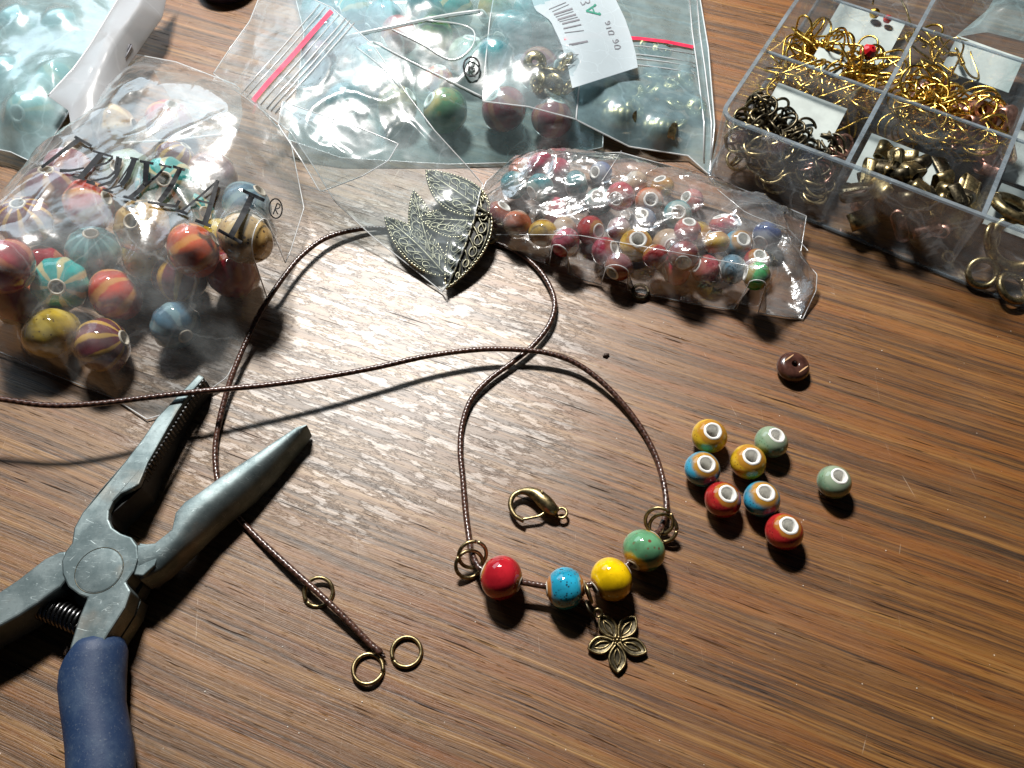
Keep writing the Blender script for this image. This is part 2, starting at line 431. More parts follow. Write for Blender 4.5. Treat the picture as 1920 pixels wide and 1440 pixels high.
def copy_tree(o, loc, rot, label=None, parent=None):
    c = o.copy()
    COL.objects.link(c)
    if parent is None:
        c.location = loc
        c.rotation_mode = 'QUATERNION'
        c.rotation_quaternion = rot
        if label:
            c['label'] = label
    else:
        c.parent = parent
    for ch in o.children:
        copy_tree(ch, None, None, None, c)
    return c


def link(name, me, parent=None, mat=None):
    o = bpy.data.objects.new(name, me)
    if mat is not None and not me.materials:
        me.materials.append(mat)
    if parent is not None:
        o.parent = parent
    COL.objects.link(o)
    return o


class MB:
    def __init__(self):
        self.v, self.f, self.uv = [], [], []

    def add(self, vs, fs):
        b = len(self.v)
        self.v.extend(Vector(p) for p in vs)
        self.f.extend(tuple(i + b for i in f) for f in fs)

    def tube(self, pts, rad, n=8, closed=False, cap=True, flat=1.0):
        pts = [Vector(p) for p in pts]
        m = len(pts)
        rad = rad if isinstance(rad, (list, tuple)) else [rad] * m
        tang = []
        for i in range(m):
            a = pts[(i - 1) % m] if closed or i else pts[0]
            b = pts[(i + 1) % m] if closed or i < m - 1 else pts[-1]
            t = b - a
            tang.append(t.normalized() if t.length > 1e-9 else Vector((1, 0, 0)))
        up = Vector((0, 0, 1))
        if abs(tang[0].dot(up)) > .95:
            up = Vector((1, 0, 0))
        nrm = (up - tang[0] * up.dot(tang[0])).normalized()
        b0 = len(self.v)
        for i in range(m):
            nrm = (nrm - tang[i] * nrm.dot(tang[i]))
            nrm = nrm.normalized() if nrm.length > 1e-6 else tang[i].orthogonal().normalized()
            bi = tang[i].cross(nrm)
            for k in range(n):
                a = 2 * math.pi * k / n
                self.v.append(pts[i] + nrm * (rad[i] * math.cos(a) * flat) + bi * (rad[i] * math.sin(a)))
        for i in range(m if closed else m - 1):
            j = (i + 1) % m
            for k in range(n):
                q = (k + 1) % n
                self.f.append((b0 + i * n + k, b0 + i * n + q, b0 + j * n + q, b0 + j * n + k))
        if cap and not closed:
            self.f.append(tuple(b0 + k for k in reversed(range(n))))
            self.f.append(tuple(b0 + (m - 1) * n + k for k in range(n)))

    def ball(self, c, r, seg=8, rings=5, sq=1.0):
        c = Vector(c)
        vs, fs = [c + Vector((0, 0, r * sq))], []
        for i in range(1, rings):
            t = math.pi * i / rings
            for k in range(seg):
                a = 2 * math.pi * k / seg
                vs.append(c + Vector((r * math.sin(t) * math.cos(a), r * math.sin(t) * math.sin(a), r * math.cos(t) * sq)))
        vs.append(c - Vector((0, 0, r * sq)))
        for k in range(seg):
            fs.append((0, 1 + k, 1 + (k + 1) % seg))
            fs.append((len(vs) - 1, len(vs) - 1 - seg + (k + 1) % seg, len(vs) - 1 - seg + k))
        for i in range(rings - 2):
            for k in range(seg):
                a, b = 1 + i * seg + k, 1 + i * seg + (k + 1) % seg
                fs.append((a, a + seg, b + seg, b))
        self.add(vs, fs)

    def lathe(self, prof, seg=24, closed=True, wob=None):
        m = len(prof)
        vs, fs = [], []
        for i, (r, z) in enumerate(prof):
            for k in range(seg):
                a = 2 * math.pi * k / seg
                q = r * (wob(a, i) if wob else 1)
                vs.append((q * math.cos(a), q * math.sin(a), z))
        for i in range(m if closed else m - 1):
            j = (i + 1) % m
            for k in range(seg):
                q = (k + 1) % seg
                fs.append((i * seg + k, i * seg + q, j * seg + q, j * seg + k))
        self.add(vs, fs)

    def slab(self, o, ax, ay, az):
        """A box: corner o and three edge vectors."""
        o, ax, ay, az = map(Vector, (o, ax, ay, az))
        vs = [o, o + ax, o + ax + ay, o + ay, o + az, o + ax + az, o + ax + ay + az, o + ay + az]
        self.add(vs, [(3, 2, 1, 0), (4, 5, 6, 7), (0, 1, 5, 4), (1, 2, 6, 5), (2, 3, 7, 6), (3, 0, 4, 7)])

    def prism(self, poly, zb, zt):
        """Extruded outline; zb, zt may be lists of heights."""
        n = len(poly)
        zb = zb if isinstance(zb, list) else [zb] * n
        zt = zt if isinstance(zt, list) else [zt] * n
        vs = [(p[0], p[1], zb[i]) for i, p in enumerate(poly)] + [(p[0], p[1], zt[i]) for i, p in enumerate(poly)]
        fs = [tuple(reversed(range(n))), tuple(range(n, 2 * n))]
        fs += [(i, (i + 1) % n, n + (i + 1) % n, n + i) for i in range(n)]
        self.add(vs, fs)

    def ribbon(self, pts, width, up=(0, 0, 1), thick=.004):
        """A thin flat strip of real thickness along pts."""
        up = Vector(up)
        pts = [Vector(p) for p in pts]
        m = len(pts)
        ws = width if isinstance(width, (list, tuple)) else [width] * m
        vs, fs = [], []
        for i in range(m):
            t = (pts[min(i + 1, m - 1)] - pts[max(i - 1, 0)]).normalized()
            s = t.cross(up).normalized() * ws[i] * .5
            vs += [pts[i] - s, pts[i] + s, pts[i] + s + up * thick, pts[i] - s + up * thick]
        for i in range(m - 1):
            a, b = 4 * i, 4 * i + 4
            for k in range(4):
                q = (k + 1) % 4
                fs.append((a + k, b + k, b + q, a + q))
        fs += [(0, 1, 2, 3), (4 * m - 1, 4 * m - 2, 4 * m - 3, 4 * m - 4)]
        self.add(vs, fs)

    def mesh(self, name, mat, smooth=True, origin=None):
        me = bpy.data.meshes.new(name)
        off = Vector(origin) if origin is not None else Vector((0, 0, 0))
        me.from_pydata([tuple(v - off) for v in self.v], [], self.f)
        if mat is not None:
            me.materials.append(mat)
        if smooth:
            me.polygons.foreach_set('use_smooth', [True] * len(me.polygons))
        me.update()
        return me

    def build(self, name, mat, parent=None, smooth=True):
        """Vertices are in world space; the parent (if any) is an unrotated Empty."""
        org = parent.location if parent is not None else None
        if parent is not None and parent.parent is not None:
            org = parent.parent.location
        return link(name, self.mesh(name, mat, smooth, org), parent)


def sharp(o, deg=35):
    """Smooth shading with creases kept."""
    o.data.set_sharp_from_angle(angle=R(deg))
    return o


def bevel(o, w, seg=2, deg=40):
    b = o.modifiers.new('bevel', 'BEVEL')
    b.width, b.segments, b.limit_method, b.angle_limit = w, seg, 'ANGLE', R(deg)
    b.harden_normals = False
    return o


def spline(pts, per=8, closed=False):
    """Catmull-Rom through pts."""
    P = [Vector(p) for p in pts]
    n, out = len(P), []
    for i in range(n if closed else n - 1):
        p0, p1 = P[(i - 1) % n] if closed or i else P[0] * 2 - P[1], P[i]
        p2 = P[(i + 1) % n]
        p3 = P[(i + 2) % n] if closed or i + 2 < n else P[-1] * 2 - P[-2]
        for k in range(per):
            t = k / per
            out.append(.5 * ((2 * p1) + (p2 - p0) * t + (2 * p0 - 5 * p1 + 4 * p2 - p3) * t * t + (3 * p1 - p0 - 3 * p2 + p3) * t ** 3))
    if not closed:
        out.append(P[-1].copy())
    return out


def q_axis(v, spin=0.0):
    return Vector(v).normalized().to_track_quat('Z', 'Y') @ Quaternion((0, 0, 1), spin)


# ------------------------------------------------------------------ table
mb = MB()
mb.slab((-70, -40, -2.2), (140, 0, 0), (0, 130, 0), (0, 0, 2.2))
table = mb.build('tabletop', M['wood'], None, False)
table['kind'] = 'structure'

# ------------------------------------------------------------------ beads
_bead = {}


def bead_meshes(key, rad, kind):
    k = (key, rad, kind)
    if k in _bead:
        return _bead[k]
    body, rim = MB(), MB()
    if kind == 'ribbed':
        rh, ro, hz = .20 * rad, .30 * rad, .88 * rad
        lob = {'L_plum': 9, 'L_teal': 11, 'L_red': 8, 'L_coral': 8}.get(key, 9)
        amp = .035
    elif kind == 'big':
        rh, ro, hz, lob, amp = .24 * rad, .40 * rad, .93 * rad, 0, 0
    elif kind == 'neck':
        rh, ro, hz, lob, amp = .22 * rad, .36 * rad, .93 * rad, 0, 0
    else:
        rh, ro, hz, lob, amp = .345 * rad, .52 * rad, .90 * rad, 0, 0
    t0 = math.acos(ro / rad)
    N = 14
    prof = [(rad * math.cos(-t0 + 2 * t0 * i / N), hz * math.sin(-t0 + 2 * t0 * i / N)) for i in range(N + 1)]
    zt = prof[-1][1]
    seg = 36 if lob else 28
    body.lathe(prof, seg, False, (lambda a, i: 1 + amp * math.sin(math.pi * i / N) * math.cos(lob * a)) if lob else (lambda a, i: 1 + .012 * math.sin(2 * a + i * .2) + .007 * math.sin(3 * a - i * .3)))
    zi = zt + .035 * rad
    rp = [(ro, zt), (ro * .93, zi), ((ro + rh) * .5, zi + .02 * rad), (rh * 1.08, zi - .01 * rad), (rh, zi - .08 * rad)]
    ring = rp + [(r, -z) for r, z in reversed(rp)]
    rim.lathe(ring, 28, False, lambda a, i: 1 + .012 * math.sin(3 * a + i * .3) + .012 * math.sin(7 * a + 1))
    rm = M['rim_white'] if kind not in ('ribbed', 'neck') else M['rim_dull']
    _bead[k] = (body.mesh('glazed_body', GL[key]), rim.mesh('hole_rim', rm))
    return _bead[k]


def bead(loc, rad, key, axis, label, group=None, kind='plain', cat='bead', name='ceramic_bead'):
    b, r = bead_meshes(key, rad, kind)
    t = thing(name, label, cat, loc, q_axis(axis, rnd.uniform(0, 6.28)), group)
    link('glazed_body', b, t)
    link('hole_rim', r, t)
    return t


placed = []


def drop(px, py, rad, z0=0.0, gap=.94):
    """Lowest resting height on the sight line clear of beads already placed."""
    z = z0 + rad
    while z < 6:
        p = at(px, py, z)
        if all((p - q).length >= gap * (rad + rq) for q, rq in placed):
            break
        z += .04
    placed.append((p, rad))
    return p


# loose beads on the bare table
LOOSE = [
    (1330, 818, 'yellow', (.05, -.10, 1), 'yellow ceramic bead with white hole rim, topmost of the loose cluster by the cord'),
    (1317, 880, 'blue', (.10, -.06, 1), 'blue and amber ceramic bead below the topmost yellow one, nearest the necklace cord'),
    (1403, 866, 'yellow', (.02, -.05, 1), 'yellow speckled ceramic bead touching the sage green bead in the cluster'),
    (1446, 829, 'sage', (.22, .10, 1), 'sage green ceramic bead behind the yellow speckled bead of the cluster'),
    (1355, 937, 'red', (.16, .02, 1), 'red ceramic bead wedged between the two blue beads of the cluster'),
    (1428, 936, 'blue', (.06, .06, 1), 'blue ceramic bead with amber ring between the two red loose beads'),
    (1470, 997, 'red', (.08, .06, 1), 'red ceramic bead with amber ring at the lower end of the cluster'),
    (1564, 904, 'sage', (.10, .04, 1), 'sage green ceramic bead lying alone on the bare wood away from the cluster'),
]
for px, py, key, ax, lab in LOOSE:
    rad = .375 if key == 'sage' else .40
    bead(at(px, py, rad * .90), rad, key, ax, lab, 'loose beads on the table')

# brown disc bead with two pale grooves
t = thing('disc_bead', 'dark brown disc bead with two pale grooves lying alone on the wood', 'bead', at(1487, 688, .20), Quaternion((1, .03, .02, 0)).normalized())
mb = MB()
mb.lathe([(.075, .15), (.10, .165), (.26, .165), (.345, .12), (.39, .02), (.385, -.06), (.33, -.16), (.2, -.19), (.075, -.17)], 32)
link('disc', mb.mesh('disc', M['disc']), t)
for off, (a, b) in ((.20, (-.17, .14)), (-.22, (-.10, .22))):
    mb = MB()
    d, nrm_ = Vector((.8, .6, 0)), Vector((-.6, .8, 0))
    pts = []
    for i in range(9):
        q = d * (a + (b - a) * i / 8) + nrm_ * off
        r_ = q.length
        pts.append(q + Vector((0, 0, .168 if r_ < .26 else .168 - (r_ - .26) * .53)))
    mb.ribbon(pts, [.014, .024, .03, .034, .034, .032, .028, .022, .012], thick=.006)
    link('groove', mb.mesh('groove', M['disc_line'], False), t)

# ------------------------------------------------------------------ necklace
NB = [  # photo position, radius, colour, hole axis (world), label
    (940, 1083, .455, 'nred', (.93, -.36, .0), 'red glazed bead threaded on the brown cord, next to the blue one'),
    (1060, 1103, .43, 'nblue', (1, .05, .0), 'bright blue speckled bead threaded on the cord between red and yellow'),
    (1146, 1086, .45, 'nyellow', (.86, .50, .0), 'bright yellow glazed bead threaded on the cord above the flower charm'),
    (1207, 1032, .455, 'ngreen', (.60, .80, .0), 'green bead with brown spots threaded at the end of the bead row'),
]
NP = []
for px, py, rad, key, ax, lab in NB:
    p = at(px, py, rad)
    NP.append(p)
    bead(p, rad, key, ax, lab, 'beads threaded on the necklace', 'neck')

# the cord: one continuous waxed string (photo position, height)
CZ = .07
path = [(-90, 735, 1.25), (0, 748, 1.2), (90, 760, 1.13), (180, 757, 1.05), (280, 745, .95), (385, 733, .86), (500, 722, .72), (600, 708, .62), (700, 690, .52), (800, 668, .45), (890, 656, .40),
        (960, 655, .37), (1030, 663, .33), (1085, 684, .27), (1140, 727, .20), (1190, 785, .12), (1225, 845, CZ), (1243, 900, CZ), (1249, 955, .14), (1236, 998, .32)]
body = [at(*p) for p in path]
body += [NP[3] + Vector((.28, .36, .02)), NP[3], NP[3].lerp(NP[2], .5) + Vector((.0, 0, .0)), NP[2], NP[2].lerp(NP[1], .5) - Vector((0, .03, 0)), NP[1], NP[1].lerp(NP[0], .5) + Vector((0, -.02, -.02)), NP[0], NP[0] + Vector((-.42, .18, -.02))]
path2 = [(884, 1035, .26), (879, 1005, .12), (873, 960, CZ), (868, 900, CZ), (863, 845, CZ), (867, 795, .08), (884, 748, .12), (917, 712, .14), (960, 680, .15), (1000, 647, .16), (1030, 608, .18), (1040, 570, .18), (1030, 535, .16),
         (1005, 500, .12), (965, 470, .08), (915, 452, CZ), (850, 440, CZ), (780, 432, CZ), (715, 428, .10), (665, 431, .18), (610, 447, .27), (565, 480, .34), (530, 522, .38), (495, 575, .38), (462, 640, .33), (435, 705, .26), (417, 765, .17), (405, 825, .10), (404, 870, CZ), (412, 915, CZ), (434, 955, CZ),
         (463, 988, CZ), (490, 1015, .10), (530, 1052, .16), (575, 1092, .22), (620, 1133, .22), (660, 1172, .18), (692, 1205, .14), (716, 1226, .12)]
body += [at(*p) for p in path2]
cp = spline(body, 14)
# resample evenly
cum = [0.0]
for a, b in zip(cp, cp[1:]):
    cum.append(cum[-1] + (b - a).length)
step, tot = .045, cum[-1]
ev, j = [], 0
for i in range(int(tot / step) + 1):
    s_ = i * step
    while j < len(cum) - 2 and cum[j + 1] < s_:
        j += 1
    f = (s_ - cum[j]) / max(1e-9, cum[j + 1] - cum[j])
    ev.append(cp[j].lerp(cp[j + 1], f))
mb = MB()
rads = [.066] * len(ev)
for i in range(1, 9):
    rads[-i] = .066 + .012 * (1 - i / 9)
rads[-1] = .05
rads = [r_ * (1 + .05 * noise.noise(p_ * 1.7)) for r_, p_ in zip(rads, ev)]
mb.tube(ev, rads, 12)
me = mb.mesh('waxed_cord', M['cord'])
uvl = me.uv_layers.new(name='UVMap')
for poly in me.polygons:
    vi = list(poly.vertices)
    ks = [v % 12 for v in vi]
    wrap = max(ks) - min(ks) > 6
    for li, v, k in zip(poly.loop_indices, vi, ks):
        uvl.data[li].uv = ((k + (12 if wrap and k < 6 else 0)) / 12, (v // 12) * step)
cord = link('waxed_cord', me)
for i in range(9):
    mb = MB()
    e_ = ev[-1]
    d_ = (ev[-1] - ev[-6]).normalized()
    w_ = Vector((rnd.uniform(-.5, .5), rnd.uniform(-.5, .5), rnd.uniform(-.3, .4)))
    l_ = rnd.uniform(.06, .13)
    mb.tube([e_ - d_ * .03 + w_ * .05, e_ + d_ * l_ * .5 + w_ * .07, e_ + d_ * l_ + w_ * l_ * .9], [.014, .011, .005], 4)
    mb.build('frayed_fibre', M['cord'], cord)
cord['label'], cord['category'] = 'thin dark brown waxed cord looping across the table through the four beads', 'cord'


# jump rings
def ring_mesh(name, rad, wire, mat, gap=5.0, flat=1.0, seg=36, n=8):
    m_ = MB()
    pts = [Vector((rad * math.cos(a), rad * math.sin(a), 0)) for a in [R(gap / 2) + (2 * math.pi - R(gap)) * i / seg for i in range(seg + 1)]]
    m_.tube(pts, wire, n, flat=flat)
    return m_.mesh(name, mat)


RING = ring_mesh('jump_ring', .295, .042, M['bronze'], 6)


def jring(loc, axis, label, group, spin=0.0, me=RING, name='jump_ring', scale=None):
    o = link(name, me)
    o.location = loc
    o.rotation_mode = 'QUATERNION'
    o.rotation_quaternion = q_axis(axis, spin)
    if scale:
        o.scale = (scale,) * 3
    o['label'], o['category'], o['group'] = label, 'jump ring', group
    return o


RG = 'bronze jump rings around the necklace'
jring(at(762, 1222, .05), (.02, 0, 1), 'bronze jump ring lying loose beside the cut end of the cord', RG, R(122))
jring(at(690, 1254, .07), (.05, .08, 1), 'bronze jump ring touching the cut end of the cord', RG, R(200))
jring(at(597, 1110, .07), (.06, -.22, 1), 'bronze jump ring under the cord a little before its cut end', RG, R(205))
jring(at(886, 1040, .34), (.25, -.75, .75), 'upper bronze jump ring hanging on the cord beside the red bead', RG, 1.0)
jring(at(880, 1058, .24), (.35, -.60, .75), 'lower bronze jump ring leaning against the red bead under its twin', RG, 2.0)
jring(at(1236, 977, .36), (-.25, -.70, .75), 'bronze jump ring standing nearest the cord behind the green bead', RG, 1.0)
jring(at(1243, 990, .26), (-.35, -.50, .8), 'bronze jump ring lying flatter behind the green bead on the cord', RG, .4)
jring(at(913, 441, .12), (.1, .1, 1), 'bronze jump ring half hidden under the end of the small bead bag', RG, 4.4)
jring(at(1201, 547, .10), (.05, -.1, 1), 'dark bronze ring in the shadow under the front of the small bead bag', RG, .4, ring_mesh('jump_ring', .20, .05, M['dark_bronze'], 2))

# flower charm
fc = at(1157, 1201, .11)
flower = thing('flower_charm', 'antique bronze flower charm with five petals hanging under the yellow bead', 'charm', fc)
tips = [at(1158, 1261, .08), at(1103, 1216, .10), at(1126, 1154, .15), at(1191, 1157, .14), at(1212, 1222, .10)]
for tp in tips:
    d = tp - fc
    L_ = d.length
    d.normalize()
    w = Vector((0, 0, 1)).cross(d).normalized()
    up = d.cross(w)
    out = []
    for sgn in (1, -1):
        rng = range(0, 11) if sgn == 1 else range(9, 0, -1)
        for i in rng:
            s_ = i / 10
            wd = .175 * math.sin(math.pi * min(1, s_ ** 1.15)) ** .8 * (1 - .12 * s_)
            out.append(fc + d * (L_ * (.10 + .90 * s_)) + w * (wd * sgn))
    plate = MB()
    cen = [fc + d * (L_ * (.10 + .90 * i / 10)) - up * .045 for i in range(11)]
    left, right = out[:11], [out[0]] + list(reversed(out[11:])) + [out[10]]
    vs = left + cen + right
    fs = []
    for i in range(10):
        fs += [(i, i + 1, 11 + i + 1, 11 + i), (11 + i, 11 + i + 1, 22 + i + 1, 22 + i)]
    plate.add(vs, fs)
    plate.add([v - up * .04 for v in vs], [tuple(reversed(f)) for f in fs])
    pl = plate.build('petal', M['dark_bronze'], flower)
    rimm = MB()
    rimm.tube(out, .027, 6, closed=True)
    rimm.build('petal_rim', M['bronze'], pl)
    vein = MB()
    for sg in (-.4, .4):
        pts = [fc + d * (L_ * (.22 + .60 * i / 6)) + w * (.10 * sg * math.sin(math.pi * i / 6) * 1.6) - up * .018 for i in range(7)]
        vein.tube(pts, [.008, .017, .02, .021, .02, .016, .008], 6)
    vein.build('vein', M['bronze'], pl)
ctr = MB()
ctr.ball(fc + Vector((0, 0, .03)), .04, 8, 5)
for i in range(6):
    a = i * math.pi / 3
    ctr.ball(fc + Vector((.07 * math.cos(a), .07 * math.sin(a), .015)), .033, 8, 5)
ctr.build('centre_dots', M['bronze'], flower)
lp = MB()
lc = at(1121, 1149, .22)
lp.tube([lc + Vector((.08 * math.cos(a), .07 * math.sin(a), .05 * math.sin(a))) for a in [2 * math.pi * i / 16 for i in range(16)]], .022, 6, closed=True)
lp.build('hanging_loop', M['bronze'], flower)
jring(at(1107, 1141, .30), (.8, .35, .4), 'small dark jump ring linking the flower charm to the cord', RG, .3, ring_mesh('jump_ring', .17, .03, M['dark_bronze'], 3))
jring(at(1103, 1112, .43), (.92, .3, .1), 'bronze ring around the cord between the blue and yellow beads', RG, .3, ring_mesh('jump_ring', .20, .035, M['bronze'], 3))

# lobster clasp
cc = at(1008, 948, .16)
clasp = thing('lobster_clasp', 'antique bronze lobster clasp lying inside the necklace loop', 'clasp', cc)
pts = spline([at(982, 977, .17), at(966, 967, .17), at(957, 948, .17), at(963, 929, .18), at(982, 921, .19), at(1003, 926, .21), at(1020, 940, .22), at(1033, 953, .20), at(1044, 960, .17)], 5)
n_ = len(pts)
rr_ = [.047 + .014 * min(1, i / 14) + (.108 * math.sin(math.pi * min(1, max(0, (i - 18) / (n_ - 15)))) ** 1.2 if i > 18 else 0) for i in range(n_)]
mb = MB()
mb.tube(pts, rr_, 12)
mb.build('hook_body', M['bronze'], clasp)
mb = MB()
mb.tube(spline([at(978, 974, .15), at(995, 971, .16), at(1012, 967, .17), at(1022, 960, .17)], 4), [.035] * 13, 8, flat=.8)
mb.build('gate_lever', M['bronze'], clasp)
mb = MB()
mb.tube(spline([at(1017, 934, .30), at(1017, 926, .36), at(1016, 919, .38)], 3), [.03, .032, .034, .032, .03, .026, .02], 8, flat=.7)
mb.build('thumb_tab', M['bronze'], clasp)
mb = MB()
ec = at(1053, 962, .14)
mb.tube([ec + Vector((.115 * math.cos(a), .115 * math.sin(a), .02 * math.cos(a))) for a in [2 * math.pi * i / 22 for i in range(22)]], .034, 8, closed=True)
mb.build('eye', M['bronze'], clasp)

# ------------------------------------------------------------------ pliers
pl_root = thing('pliers', 'worn grey steel needle nose pliers with blue grips lying open', 'pliers', at(185, 1070, 0))


def outline(pts, z):
    return [at(x, y, z) for x, y in pts]


Z1 = 1.02
half1_px = [(383, 707), (350, 745), (333, 770), (315, 800), (300, 827), (277, 867), (260, 908), (243, 918), (226, 926), (212, 940), (204, 957), (203, 973), (210, 989), (226, 1000), (246, 1007), (257, 1023), (259, 1046), (251, 1071), (236, 1092), (245, 1108),
            (234, 1140), (216, 1168), (198, 1196), (176, 1236), (150, 1250), (128, 1240), (131, 1212), (147, 1160), (163, 1121), (147, 1115), (127, 1100), (116, 1076), (115, 1052), (122, 1034), (134, 1018), (138, 990), (153, 962), (187, 918), (233, 866), (267, 822), (293, 783), (333, 741), (372, 701)]


def zt1(x, y):
    if y < 905:
        k = (905 - y) / 205
        return Z1 - .34 * k
    return Z1


poly = [at(x, y, zt1(x, y)) for x, y in half1_px]
mb = MB()
mb.prism([(p.x, p.y) for p in poly], [zt1(x, y) - .17 if y < 1010 else .50 for x, y in half1_px], [p.z for p in poly])
j1 = mb.build('front_jaw_half', M['steel'], pl_root, False)
# lower lap of the jaw that stands on the table
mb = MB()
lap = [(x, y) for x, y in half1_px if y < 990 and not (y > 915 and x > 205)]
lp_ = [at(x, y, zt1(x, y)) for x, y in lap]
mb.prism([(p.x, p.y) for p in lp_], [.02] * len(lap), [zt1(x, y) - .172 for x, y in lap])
mb.build('jaw_side', M['shaded_steel'], pl_root, False)  # wall shade is put into this darker steel
bevel(j1, .035, 2)
# serrations along the gripping face of jaw one
for i in range(26):
    k = i / 25
    x = 381 - (381 - 268) * k
    y = 712 + (890 - 712) * k
    p = at(x - 1.5, y, zt1(x, y))
    mb = MB()
    mb.slab((p.x - .015, p.y - .03, p.z - .34), (.036, .015, 0), (-.015, .03, 0), (0, 0, .32))
    mb.build('serration', M['spring'], pl_root, False)

half2_px = [(260, 1016), (283, 1018), (305, 1009), (322, 992), (329, 975), (328, 960), (333, 950), (367, 926), (407, 897), (467, 858), (520, 823), (566, 794), (578, 797), (580, 806), (570, 822), (540, 855), (505, 893), (467, 930), (412, 972), (362, 1012), (318, 1050), (268, 1089), (250, 1078), (258, 1052), (260, 1034)]


def zt2(x, y):
    return Z1 - .012 - (.44 * max(0, (x - 330) / 250) if x > 330 else 0)


poly2 = [at(x, y, zt2(x, y)) for x, y in half2_px]
base2 = [(x, y) for x, y in half2_px if x < 345 and not (x > 300 and y > 1020)] 
base2 = [(260, 1018), (283, 1020), (296, 1018), (298, 1040), (290, 1060), (268, 1080), (250, 1078), (258, 1052), (260, 1034)]
pb = [at(x, y, Z1 - .035) for x, y in base2]
mb = MB()
mb.prism([(p.x, p.y) for p in pb], .10, [p.z for p in pb])
bevel(mb.build('rear_jaw_base', M['steel'], pl_root, False), .03, 3)
secs2 = [((258, 1022), (262, 1087)), ((290, 1018), (300, 1068)), ((322, 992), (340, 1032)), ((328, 960), (376, 1003)), ((345, 940), (402, 981)), ((367, 926), (428, 960)), ((407, 897), (470, 926)), ((467, 858), (512, 886)), ((520, 823), (545, 852)), ((556, 800), (570, 824)), ((574, 796), (581, 808))]
prof2 = [(0, -.75), (0, -.06), (.03, -.015), (.08, 0), (.25, 0), (.42, -.004), (.56, -.035), (.69, -.10), (.80, -.19), (.90, -.31), (.97, -.45), (1.0, -.60), (.97, -.75)]
rows = []
for si, ((ix, iy), (ox, oy)) in enumerate(secs2):
    k = 1.0 if si > 3 else (.25, .35, .5, .8)[si]
    tz = zt2(ix, iy) - (.0 if si > 2 else .006)
    pi_, po_ = at(ix, iy, tz), at(ox, oy, tz - .25 * k)
    row = []
    for f, dz in prof2:
        q = pi_.lerp(po_, f)
        drop_ = dz * (k if dz > -.7 else 1)
        row.append(Vector((q.x, q.y, max(.08, tz + drop_ * (1 if si < 8 else .75)))))
    rows.append(row)
mb = MB()
npf = len(prof2)
vs = [v for r_ in rows for v in r_]
fs = []
for i in range(len(rows) - 1):
    for k in range(npf):
        q = (k + 1) % npf
        fs.append((i * npf + k, i * npf + q, (i + 1) * npf + q, (i + 1) * npf + k))
fs += [tuple(range(npf)), tuple(reversed(range((len(rows) - 1) * npf, len(rows) * npf)))]
mb.add(vs, fs)
sharp(mb.build('rear_jaw', M['steel'], pl_root), 30)
h2_px = [(125, 1032), (110, 1034), (83, 1047), (33, 1086), (-30, 1128), (-130, 1190), (-120, 1262), (-30, 1190), (33, 1156), (67, 1134), (113, 1101), (130, 1080)]
poly3 = [at(x, y, Z1 - .03) for x, y in h2_px]
mb = MB()
mb.prism([(p.x, p.y) for p in poly3], .12, [p.z for p in poly3])
h2 = mb.build('rear_handle', M['steel'], pl_root, False)
bevel(h2, .06, 3)
h1_px = [(246, 1110), (236, 1140), (218, 1168), (200, 1196), (180, 1236), (150, 1250), (128, 1240), (131, 1212), (147, 1160), (163, 1121), (185, 1100)]
mb = MB()
pz = [at(x, y, Z1) for x, y in h1_px]
mb.prism([(p.x, p.y) for p in pz], .10, .50)
mb.build('front_handle', M['steel'], pl_root, False)
# underside of the joint
jc = at(186, 1066, Z1)
mb = MB()
mb.prism([(jc.x + .74 * math.cos(a), jc.y + .78 * math.sin(a)) for a in [2 * math.pi * i / 28 for i in range(28)]], .08, .50)
mb.build('lap_joint', M['steel'], pl_root, False)
# rivet
mb = MB()
rc = at(186, 1069, Z1)
mb.lathe([(.0005, .014), (.40, .014), (.45, .008), (.465, -.03), (.0005, -.03)], 40, False)
mb.v = [v + rc for v in mb.v]
sharp(mb.build('rivet', M['steel'], pl_root))
mb = MB()
mb.tube([rc + Vector((.472 * math.cos(a), .472 * math.sin(a), .0)) for a in [2 * math.pi * i / 40 for i in range(40)]], .008, 5, closed=True)
mb.build('rivet_groove', M['dark_bronze'], pl_root)
# spring between the handles
mb = MB()
sa, sb = at(60, 1128, .52), at(158, 1168, .52)
ax = (sb - sa).normalized()
s1 = ax.orthogonal().normalized()
s2 = ax.cross(s1)
pts = []
for i in range(13 * 14 + 1):
    a = 2 * math.pi * i / 14
    pts.append(sa + (sb - sa) * (i / (13 * 14)) + s1 * (.24 * math.cos(a)) + s2 * (.24 * math.sin(a)))
mb.tube(pts, .036, 6)
mb.build('return_spring', M['spring'], pl_root)


def grip(secs, name, zc=.58, zh=.56):
    """Oval sleeve through cross-sections given by their two photo edges."""
    m_ = MB()
    seg = 24
    rows = []
    for (lx, ly, rx, ry, k) in secs:
        a, b = at(lx, ly, zc), at(rx, ry, zc)
        c, h = (a + b) / 2, (b - a) / 2
        rows.append([c + h * (math.cos(t) * k) + Vector((0, 0, zh * k * math.sin(t))) for t in [2 * math.pi * i / seg for i in range(seg)]])
    vs = [v for r_ in rows for v in r_]
    fs = []
    for i in range(len(rows) - 1):
        for k in range(seg):
            q = (k + 1) % seg
            fs.append((i * seg + k, (i + 1) * seg + k, (i + 1) * seg + q, i * seg + q))
    fs += [tuple(range(seg)), tuple(reversed(range((len(rows) - 1) * seg, len(rows) * seg)))]
    m_.add(vs, fs)
    return m_.build(name, M['grip'], pl_root)


